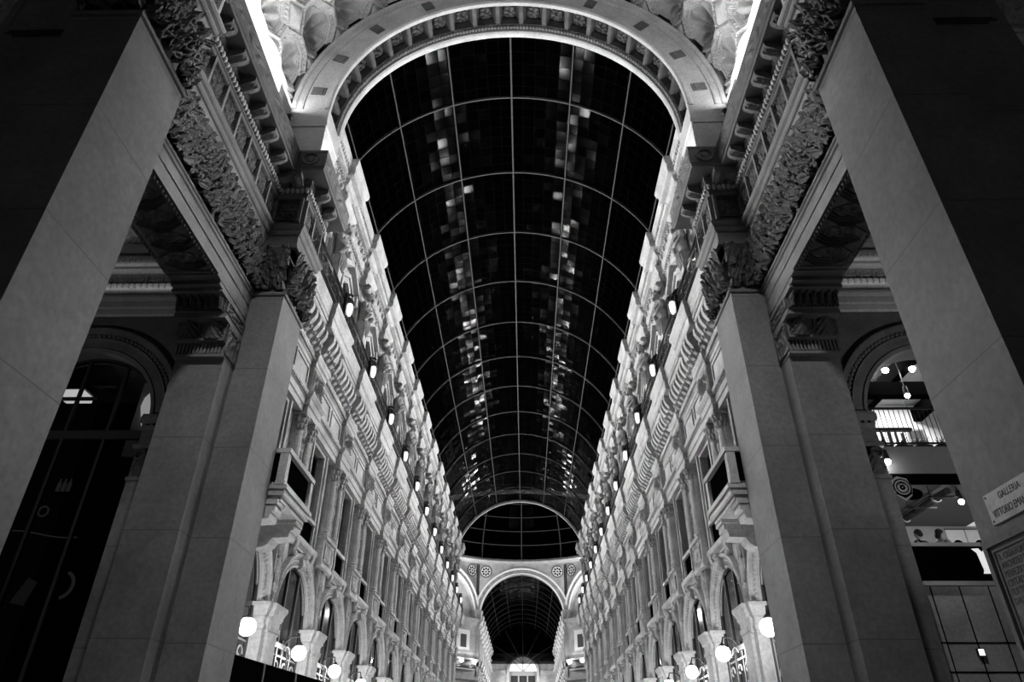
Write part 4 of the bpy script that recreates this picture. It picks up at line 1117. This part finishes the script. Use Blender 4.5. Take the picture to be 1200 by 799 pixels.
# floors, ceilings, walls of the café
def st(nm, mb, mat, lab, cat): return tag(mb.build(nm, mat, None), lab, cat, None, 'structure')
st('floor_cafe', MB().box(9.98, XB, 17.6, 24, 3.7, 3.86), 'gray', 'mezzanine floor of the café', 'floor')
st('floor_cafe_upper', MB().box(10.02, 14.6, 17.5, 24, 6.62, 7.5), 'slab', 'grey upper floor slab of the café', 'floor')
st('trim_4', MB().box(10.0, 14.62, 17.4, 17.75, 6.5, 6.68), 'black', 'dark beam under the upper café floor', 'beam')
st('wall_back_cafe', MB().box(9.0, 20, 24, 24.3, 3.7, 15), 'white', 'white back wall inside the café', 'wall')
st('wall_right_cafe', MB().box(19, 19.3, 17.9, 24, 3.7, 15), 'white', 'white side wall inside the café', 'wall')
st('wall_left_cafe', MB().box(9.2, 9.5, 17.95, 24, 3.7, 15), 'white', 'inner side wall of the café by the pier', 'wall')
st('ceiling_cafe', MB().box(9.2, 19, 17.95, 24, 12.0, 12.2), 'gray', 'grey ceiling of the upper café room', 'ceiling')
for k, (x0, z0, lb) in enumerate(((11.2, 11.5, 'nearest the pier'), (13.2, 11.4, 'in the middle'), (15.4, 11.3, 'farthest from the pier'))):
    o = MB().box(x0, x0 + .3, 18, 24, z0, z0 + .5).build('ceiling_beam', 'black', None); tag(o, 'dark beam under the upper café ceiling, %s' % lb, 'beam', 'café ceiling beams', 'structure')
o = MB().box(9.4, 19, 20.6, 20.95, 10.7, 11.2).build('ceiling_beam', 'black', None); tag(o, 'dark beam crossing under the three café ceiling beams', 'beam', 'café ceiling beams', 'structure')
t = thing('balcony_rail', 'black wire railing along the edge of the upper café floor', 'railing')
rb = MB().box(10.02, 14.6, 17.44, 17.48, 8.6, 8.66).box(10.02, 14.6, 17.44, 17.48, 7.55, 7.6); rb.build('rails', 'iron', t)
rb = MB()
for i in range(34): x = 10.06 + i * .135; rb.tube([(x, 17.46, 7.52), (x, 17.46, 8.62)], .012, 4)
rb.build('bars', 'iron', t)
for k in range(4):
    x = 10.45 + k * .55
    p = thing('planter', 'dark leafy planter behind the wire railing, %s from the pier' % ORD[k], 'planter', (x, 17.75, 7.5), 0, 'planters on the café balcony')
    MB().box(-.22, .22, -.1, .1, 0, .12).build('box', 'iron', p)
    lf = MB(); rnd = random.Random(k)
    for i in range(26):
        a = rnd.uniform(0, 6.28); r = rnd.uniform(.04, .2); h = .12 + rnd.uniform(.02, .2)
        lf.add([(r * cos(a), .5 * r * sin(a), h), (r * cos(a) + .06, .5 * r * sin(a) + .02, h + .05), (r * cos(a) + .05, .5 * r * sin(a) - .05, h + .09)], [(0, 1, 2)])
        lf.tube([(0, 0, .1), (r * cos(a), .5 * r * sin(a), h)], .008, 3)
    lf.build('leaves', 'dark', p)
for k, (x, y, z) in enumerate(((11.3, 21.5, 10.0), (11.75, 20.9, 9.85), (13.6, 21.2, 9.2))):
    p = thing('framed_panel', 'white framed panel hanging in the upper café room, %s from the pier' % ORD[k], 'panel', (x, y, z), 0, 'framed panels in the café')
    f = MB().box(-.3, .3, -.02, .02, -.5, -.44).box(-.3, .3, -.02, .02, .44, .5).box(-.3, -.24, -.02, .02, -.44, .44).box(.24, .3, -.02, .02, -.44, .44)
    for h in (-.2, .1): f.box(-.24, .24, -.015, .015, h, h + .03)
    f.build('frame', 'white', p); MB().box(-.26, .26, 0, .01, -.46, .46).build('sheet', 'gray', p); MB().tube([(0, 0, .5), (0, 0, 12.0 - z)], .01, 4).build('cord', 'iron', p)
t = thing('glass_rack', 'tall rack of slanting pale slats behind the café railing', 'rack')
for i in range(9):
    x = 10.8 + i * .22; MB().box(x, x + .05, 20.2, 20.3, 7.5, 9.3 - .02 * i).build('slat', 'gray' if i % 2 else 'slab', t)
MB().box(10.7, 12.9, 20.18, 20.32, 9.2, 9.3).box(10.7, 12.9, 20.18, 20.32, 7.5, 7.6).build('frame', 'iron', t)
def spotlight(x, y, z, lab, top, r=.1):
    p = thing('spotlight', lab, 'spotlight', (x, y, z))
    MB().ball((0, 0, 0), r, 10, 8).build('lens', 'spot', p)
    MB().lathe((0, .02, 0), [(r * .9, .06), (r * 1.1, .1), (r * .8, .34), (.02, .36)], 10).tube([(0, .02, .3), (0, .02, top - z)], .02, 5).build('housing', 'iron', p)
spotlight(12.55, 20.0, 11.3, 'bright spotlight under the upper café ceiling, nearer the pier', 12.0)
spotlight(13.45, 20.0, 11.35, 'bright spotlight under the upper café ceiling, beside the arch edge', 12.0)
spotlight(13.0, 20.0, 10.35, 'bright spotlight hanging lowest in the upper café room', 12.0, .08)
spotlight(10.16, 17.25, 6.95, 'bright spotlight on the arch jamb level with the upper café floor', 7.3, .085)
spotlight(12.35, 18.2, 6.18, 'spotlight at the end of the ceiling track, over the large initial', 6.6, .07)
spotlight(11.05, 19.2, 5.88, 'spotlight under the café pipe beside the pier', 6.6, .07)
t = thing('ceiling_pipe', 'thick dark pipe running back under the lower café ceiling', 'pipe')
MB().tube([(11.95, 18.0, 6.42), (11.95, 21.8, 6.42)], .1, 10).build('pipe', 'dark', t)
for y in (18.6, 20.4, 22.2): MB().arc((11.95, y, 6.42), [(.1, -.04), (.13, -.04), (.13, .04), (.1, .04)], 0, 2 * pi, 14, caps=False).build('clamp', 'gray', t)
t = thing('lighting_track', 'thin black lighting track beside the pipe under the lower café ceiling', 'track')
MB().box(11.5, 12.4, 18.15, 18.19, 6.3, 6.34).box(11.3, 12.2, 19.1, 19.14, 6.3, 6.34).box(11.5, 11.54, 18.15, 22, 6.3, 6.34).build('rail', 'iron', t)
for x, y in ((11.55, 18.17), (12.3, 18.17), (11.4, 19.12)): MB().tube([(x, y, 6.32), (x, y, 6.62)], .012, 4).build('hanger', 'iron', t)
t = thing('loudspeaker', 'dark rounded loudspeaker under the café beam beside the emblem', 'loudspeaker')
MB().ball((10.9, 17.9, 6.3), .2, 14, 10, (1.5, .8, .8)).build('case', 'black', t); MB().tube([(10.9, 17.9, 6.4), (10.9, 17.9, 6.62)], .03, 6).build('bracket', 'iron', t)
t = thing('emblem_sign', 'pale emblem plate with a dark ring ornament hung by the café arch', 'sign')
em = MB().poly([(10.1, 5.98), (10.27, 5.84), (10.46, 5.98), (10.53, 6.2), (10.44, 6.44), (10.2, 6.5), (10.04, 6.4), (10.0, 6.16)], lambda x, z: (x, 17.12, z), lambda x, z: (x, 17.15, z)); em.build('plate', 'gray', t)
for r0, r1 in ((.2, .235), (.13, .16), (.02, .07)):
    MB().arc((10.27, 17.11, 6.2), [(r0, 0), (r1, 0), (r1, .02), (r0, .02)], 0, 2 * pi, 24, caps=False).build('ring', 'black', t)
for sg in (-1, 1): MB().tube([(10.27 + sg * .2, 17.12, 6.05), (10.27, 17.11, 5.93)], .02, 5).tube([(10.27 + sg * .08, 17.11, 6.27), (10.27, 17.11, 6.33)], .012, 5).build('ornament', 'black', t)
MB().tube([(10.02, 17.14, 6.45), (9.9, 17.2, 6.5)], .02, 5).build('bracket', 'iron', t)
for k in range(3):
    x = 14.15 + k * .62
    p = thing('hanging_poster', 'white poster with a dark round shape on the café back wall, %s in the row' % ORD[k], 'poster', (x, 21.8, 6.02), 0, 'posters in the café')
    MB().box(-.29, .29, 0, .03, -.5, .5).build('sheet', 'white', p)
    b = MB().ball((0 + .05 * k, -.01, -.02), .17, 14, 10, (1, .06, 1)).ball((.05 * k, -.01, -.3), .2, 12, 8, (1, .05, .7)); b.build('print', 'black', p)
    MB().box(-.3, .3, -.01, .04, .47, .5).build('edge', 'iron', p)
st('wall_back_bar', MB().box(9.5, 19, 21.85, 22.0, 3.86, 6.62), 'gray', 'grey back wall of the lower café room', 'wall')

def person(lab, x, y, z, face_, top, hair_long):
    t = thing('person', lab, 'person', (x, y, z), face_)
    # seated: +x is forward, seat height .62
    J = [((0, 0, .66), (.15, .17)), ((.02, 0, .85), (.12, .15)), ((.03, 0, 1.05), (.13, .18)), ((.03, 0, 1.2), (.09, .12)), ((.05, 0, 1.28), .055), ((.07, 0, 1.38), (.085, .08)), ((.075, 0, 1.47), (.09, .082)),
         ((.03, -.2, 1.17), .062), ((.08, -.25, .92), .048), ((.3, -.16, .86), .036), ((.03, .2, 1.17), .062), ((.08, .25, .92), .048), ((.3, .14, .9), .036),
         ((.08, -.1, .64), .09), ((.46, -.11, .62), .075), ((.48, -.11, .3), .055), ((.5, -.11, .06), .04), ((.62, -.11, .04), .035),
         ((.08, .1, .64), .09), ((.46, .11, .62), .075), ((.48, .11, .3), .055), ((.5, .11, .06), .04), ((.62, .11, .04), .035)]
    Bn = [(0, 1), (1, 2), (2, 3), (3, 4), (4, 5), (5, 6), (3, 7), (7, 8), (8, 9), (3, 10), (10, 11), (11, 12), (0, 13), (13, 14), (14, 15), (15, 16), (16, 17), (0, 18), (18, 19), (19, 20), (20, 21), (21, 22)]
    for sg, i in ((-1, 9), (1, 12)):               # fingers
        wx, wy, wz = J[i][0]
        for f in range(5):
            a = len(J); o = (f - 2) * .018
            J.append(((wx + .07, wy + o * (1.0 if f else 1.6) * sg, wz - .005), .011)); J.append(((wx + (.13 if f else .10), wy + o * 1.3 * sg, wz - .03), .009)); Bn += [(i, a), (a, a + 1)]
    b = skin_mesh('body', J, Bn, 'skin', t)
    f = MB().ball((.175, 0, 1.41), .018, 6, 5, (1, .8, 1.4))
    for sg in (-1, 1): f.ball((.07, sg * .085, 1.41), .025, 6, 5, (.8, .4, 1.3)).ball((.155, sg * .035, 1.44), .012, 6, 4)
    f.build('face', 'skin', t)
    jk = [(J[i][0], tuple(q * 1.14 for q in (J[i][1] if isinstance(J[i][1], tuple) else (J[i][1], J[i][1])))) for i in (0, 1, 2, 3, 7, 8, 9, 10, 11, 12)]
    skin_mesh('jacket', jk, [(0, 1), (1, 2), (2, 3), (3, 4), (4, 5), (5, 6), (3, 7), (7, 8), (8, 9)], top, t)
    tr = [(J[i][0], (J[i][1] if isinstance(J[i][1], float) else .16) * 1.12) for i in (0, 13, 14, 15, 16, 18, 19, 20, 21)]
    skin_mesh('trousers', tr, [(0, 1), (1, 2), (2, 3), (3, 4), (0, 5), (5, 6), (6, 7), (7, 8)], 'cloth', t)
    h = MB().ball((.05, 0, 1.47), .105, 12, 8, (1, .95, .85)).ball((.0, 0, 1.42), .09, 10, 8, (.7, 1, .9))
    if hair_long: h.ball((-.03, 0, 1.36), .08, 10, 8, (.7, 1.1, 1))
    h.build('hair', 'hair', t)
    return t
t = thing('bench', 'long café bench behind the sign board, carrying two seated people', 'bench')
MB().box(9.98, 13.2, 17.9, 18.35, 4.36, 4.42).build('seat', 'frame', t)
for x in (10.1, 11.4, 13.0): MB().box(x - .03, x + .03, 17.95, 18.3, 3.86, 4.36).build('leg', 'iron', t)
person('seated person in a dark jacket seen from behind over the café sign', 10.92, 18.12, 3.87, 1.9, 'cloth', False)
person('seated person in a pale shirt turned sideways over the café sign', 11.38, 18.1, 3.87, .3, 'shirt', True)

# ------------------------------------------------------------------ dark shop behind the left arch
t = thing('shop_glazing', 'dark shop glazing with slim bars filling the left passage arch', 'window')
n = 24; pts = [(-12.3 + 2.3 * cos(pi * i / n), 8.15 + 2.3 * sin(pi * i / n)) for i in range(n + 1)] + [(-14.6, -1.5), (-10.0, -1.5)]
MB().poly(pts, lambda x, h: (x, 17.62, h), lambda x, h: (x, 17.64, h)).build('glass', 'window', t)
b = MB()
for x in (-11.35, -12.55, -13.6): b.box(x - .04, x + .04, 17.58, 17.68, -1.6, 8.15 + sqrt(2.3 ** 2 - (x + 12.3) ** 2))
b.box(-13.6, -12.0, 17.58, 17.68, 9.1, 9.18).box(-14.6, -10.0, 17.56, 17.7, 7.85, 8.1)
b.arc((-12.3, 17.58, 8.15), [(2.24, 0), (2.34, 0), (2.34, .12), (2.24, .12)], 0, pi, 36)
b.build('window_frame', 'frame', t)
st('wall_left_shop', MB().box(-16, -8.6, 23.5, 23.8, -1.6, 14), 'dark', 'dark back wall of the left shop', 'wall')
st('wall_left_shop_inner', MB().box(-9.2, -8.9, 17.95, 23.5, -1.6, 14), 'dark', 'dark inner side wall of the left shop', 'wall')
st('ceiling_left_shop', MB().box(-16, -8.6, 17.95, 23.5, 12.0, 12.3), 'gray', 'dark ceiling of the left shop', 'ceiling')
st('wall_left_shop_partition', MB().box(-11.6, -9.2, 19.0, 19.1, 7.9, 10.4), 'gray', 'grey partition inside the left shop', 'wall')
t = thing('ceiling_lamp', 'square glowing ceiling lamp inside the dark left shop', 'lamp', (-14.15, 19.6, 10.25))
MB().box(-.42, .42, -.3, .3, -.1, .1).build('diffuser', glow('shop_lamp_glow', 1.5), t)
MB().box(-.5, .5, -.36, .36, .1, .16).tube([(0, 0, .1), (0, 0, 1.5)], .02, 5).box(-.9, 1.3, -.05, .05, .3, .36).build('housing', 'iron', t)
t = thing('lit_window', 'small bright opening at the edge of the left passage arch', 'window', (-11.3, 18.85, 9.6))
op = [(.1, -.75), (.34, -.75), (.34, .62), (.12, .45), (-.06, .2), (-.1, -.1)]
MB().poly(op, lambda x, h: (x, 0, h), lambda x, h: (x, .05, h)).build('pane', 'lit', t)
MB().box(.34, .4, -.02, .06, -.8, .7).build('edge', 'frame', t)
# faint glowing shapes that imitate reflections in the shop glass below the arch
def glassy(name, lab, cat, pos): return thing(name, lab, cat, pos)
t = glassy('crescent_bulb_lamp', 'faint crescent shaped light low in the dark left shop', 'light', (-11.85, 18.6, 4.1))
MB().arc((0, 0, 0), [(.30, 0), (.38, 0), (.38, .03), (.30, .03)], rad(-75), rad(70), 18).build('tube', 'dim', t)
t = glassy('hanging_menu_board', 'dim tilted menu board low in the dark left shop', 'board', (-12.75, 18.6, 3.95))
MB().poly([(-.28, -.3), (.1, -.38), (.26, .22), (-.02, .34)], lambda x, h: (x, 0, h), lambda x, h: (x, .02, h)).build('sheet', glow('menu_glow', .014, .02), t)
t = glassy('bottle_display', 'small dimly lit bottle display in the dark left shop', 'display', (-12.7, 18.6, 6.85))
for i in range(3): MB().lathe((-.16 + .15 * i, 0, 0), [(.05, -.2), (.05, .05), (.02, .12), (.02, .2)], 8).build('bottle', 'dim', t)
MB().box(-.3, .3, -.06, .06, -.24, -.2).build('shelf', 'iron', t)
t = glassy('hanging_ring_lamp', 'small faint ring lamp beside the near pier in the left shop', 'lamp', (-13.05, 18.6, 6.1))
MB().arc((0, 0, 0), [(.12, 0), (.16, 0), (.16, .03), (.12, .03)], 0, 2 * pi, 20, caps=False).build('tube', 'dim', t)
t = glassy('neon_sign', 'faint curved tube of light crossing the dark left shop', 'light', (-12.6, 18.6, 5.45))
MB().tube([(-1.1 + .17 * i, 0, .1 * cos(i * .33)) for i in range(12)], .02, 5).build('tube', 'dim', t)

# ------------------------------------------------------------------ plaques on the near right pier
def on_pier(y, h, d=0): return Matrix(((0, 0, -1, AP - d), (-1, 0, 0, y), (0, 1, 0, h), (0, 0, 0, 1)))
t = thing('street_plaque', 'small pale marble street plaque above the framed inscription on the right pier', 'plaque')
MB().box(AP - .03, AP + .01, 7.83, 8.86, 2.69, 3.08).build('slab', 'plaque', t)
text_mesh('lettering', 'GALLERIA', .125, 'letter', t, on_pier(8.345, 2.985, .031), .003, .82)
text_mesh('lettering', 'VITTORIO EMANUELE', .135, 'letter', t, on_pier(8.345, 2.80, .031), .003, .66)
bs = MB()
for y in (7.87, 8.82):
    for h in (2.73, 3.04): bs.ball((AP - .03, y, h), .014, 8, 6)
bs.build('stud', 'iron', t)
t = thing('memorial_plaque', 'large framed stone inscription with an oval portrait relief on the right pier', 'plaque')
MB().box(AP - .03, AP + .01, 7.58, 9.12, 1.2, 2.5).build('slab', 'portico', t)
fr2 = MB()
for a, b, c, d in ((7.52, 9.18, 2.46, 2.56), (7.52, 9.18, 1.14, 1.24), (7.52, 7.6, 1.24, 2.46), (9.1, 9.18, 1.24, 2.46)): fr2.box(AP - .07, AP + .01, a, b, c, d)
for a, b, c, d in ((7.64, 9.06, 2.39, 2.42), (7.64, 9.06, 1.28, 1.31), (7.64, 7.67, 1.31, 2.39), (9.03, 9.06, 1.31, 2.39)): fr2.box(AP - .045, AP + .01, a, b, c, d)
fr2.build('frame', 'portico', t)
for i, ln in enumerate(('IL CREATORE DI QU', 'ARCHITETTURA N', 'PERFEZIONATA', 'CITTADINI M', 'TUTTO IL M', 'DALLA GIO')):
    text_mesh('lettering', ln, .115, 'letter', t, on_pier(8.98, 2.31 - i * .108, .031), .003, .8, 'LEFT')
md = MB().ball((AP - .03, 8.42, 1.52), .2, 22, 14, (.12, .8, 1.0)); md.build('portrait_oval', 'black', t)
md = MB().ball((AP - .055, 8.42, 1.50), .1, 12, 10, (.3, .8, 1.2)).ball((AP - .05, 8.42, 1.39), .12, 12, 8, (.2, 1, .5)).ball((AP - .06, 8.46, 1.52), .03, 6, 5); md.build('portrait_relief', 'iron', t)

# ------------------------------------------------------------------ light
def area(name, loc, direc, sx, sy, power, spread=180):
    l = bpy.data.lights.new(name, 'AREA'); l.shape = 'RECTANGLE'; l.size = sx; l.size_y = sy; l.energy = power; l.spread = rad(spread)
    o = bpy.data.objects.new(name, l); COL.objects.link(o)
    d = Vector(direc).normalized(); yv = Vector((0, 1, 0)); z = -d
    x = yv - z * yv.dot(z); x.normalize(); y = z.cross(x)     # size_x runs along the gallery
    o.matrix_world = Matrix(((x.x, y.x, z.x, loc[0]), (x.y, y.y, z.y, loc[1]), (x.z, y.z, z.z, loc[2]), (0, 0, 0, 1)))
    return o
W = dict(street=450, passage=60, up=460, down=800, led=230, spot=60, far=7000, aisle=10, front=205, bar=800, cross=2500)  # street, passage and front feed added fill lights
for s in (-1, 1):
    for k, y in enumerate(BC + [86.5]):
        if k: area('cornice_floodlight_up', (s * 6.72, y, 15.85), (-s, -.80, .62), .9, .2, W['up'], 90)
        area('cornice_floodlight_down', (s * 6.72, y, 15.75), (-s, -.80, -.80), .9, .2, W['down'], 90)
    area('far_arm_floodlight', (s * 6.75, 144, 15.9), (-s, 0, -.1), 48, .25, W['far'], 140)
    area('cornice_led', (s * 7.66, 11.8, 20.0), (-s * .25, 0, 1), 8.6, .06, W['led'])
    area('arch_floodlight', (s * 6.05, 17.1, 17.5), (s * 1, 0, 1.1), .3, .15, W['spot'], 120)
    area('portico_lamp', (s * 4.2, 8.3, 17.6), (s * .33, 1, -1.7), .8, .8, W['front'], 75)  # added fill, out of view, brightens the far pier fronts
    area('passage_light', (s * 12.3, 16.86, 12.5), (0, -.35, 1), .06, 6.0, W['aisle'], 170)
area('street_lamp', (2, -25, 9), (0, 1, -.05), 1.5, 1.5, W['street'])  # added fill behind the camera for the near pier fronts
for s in (-1, 1): area('passage_lamp', (s * 12.3, 9.6, 3.5), (0, 1, .62), .5, .3, W['passage'] * (.35 if s < 0 else 1.0), 75)  # added unseen source low in the passage, lifts the end arch
area('crossing_floodlight', (0, 84.5, 16), (0, 1, .25), 10, .5, W['cross'], 170)
for s in (-1, 1): area('dome_floodlight', (s * 11, 112, 20), (-s * .3, -.4, 1), 3, 1, W['cross'])  # added to bring the dome ribs out of the dark
area('shop_lamp_light', (-13.5, 18.6, 10.2), (.6, .25, .0), .5, .4, 16)
area('cafe_upper_light', (13.5, 21.5, 11.9), (0, 0, -1), 3, 3, W['bar'])
area('cafe_lower_light', (13.0, 19.5, 6.55), (0, .2, -1), 2, 2, W['bar'] * .12)
w = bpy.data.worlds.new('night'); SC.world = w; w.use_nodes = True
w.node_tree.nodes['Background'].inputs['Color'].default_value = (1, 1, 1, 1); w.node_tree.nodes['Background'].inputs['Strength'].default_value = .002

# ------------------------------------------------------------------ camera
cam = bpy.data.cameras.new('camera'); co = bpy.data.objects.new('camera', cam); COL.objects.link(co)
cam.sensor_width = 36; cam.sensor_fit = 'HORIZONTAL'; cam.lens = 24; cam.clip_end = 500; cam.clip_start = .05
pit, yaw, rol = rad(32.08), rad(1.117), rad(.256)
r0 = Vector((cos(yaw), sin(yaw), 0)); u0 = Vector((sin(pit) * sin(yaw), -sin(pit) * cos(yaw), cos(pit))); f0 = Vector((-cos(pit) * sin(yaw), cos(pit) * cos(yaw), sin(pit)))
r1 = r0 * cos(rol) + u0 * sin(rol); u1 = u0 * cos(rol) - r0 * sin(rol)
co.matrix_world = Matrix(((r1.x, u1.x, -f0.x, .5), (r1.y, u1.y, -f0.y, 0), (r1.z, u1.z, -f0.z, 0), (0, 0, 0, 1)))
SC.camera = co
for o in list(SC.objects):
    if o.parent is None: o.location.z += LIFT
vs = SC.view_settings
vs.view_transform = 'Standard'; vs.look = 'None'; vs.gamma = 1; vs.use_curve_mapping = False; vs.exposure = 0.0
SC.display_settings.display_device = 'sRGB'
SC.cycles.use_denoising = True
SC.cycles.max_bounces = 6; SC.cycles.transparent_max_bounces = 12; SC.cycles.caustics_reflective = False; SC.cycles.caustics_refractive = False
SC.cycles.sample_clamp_indirect = 4.0
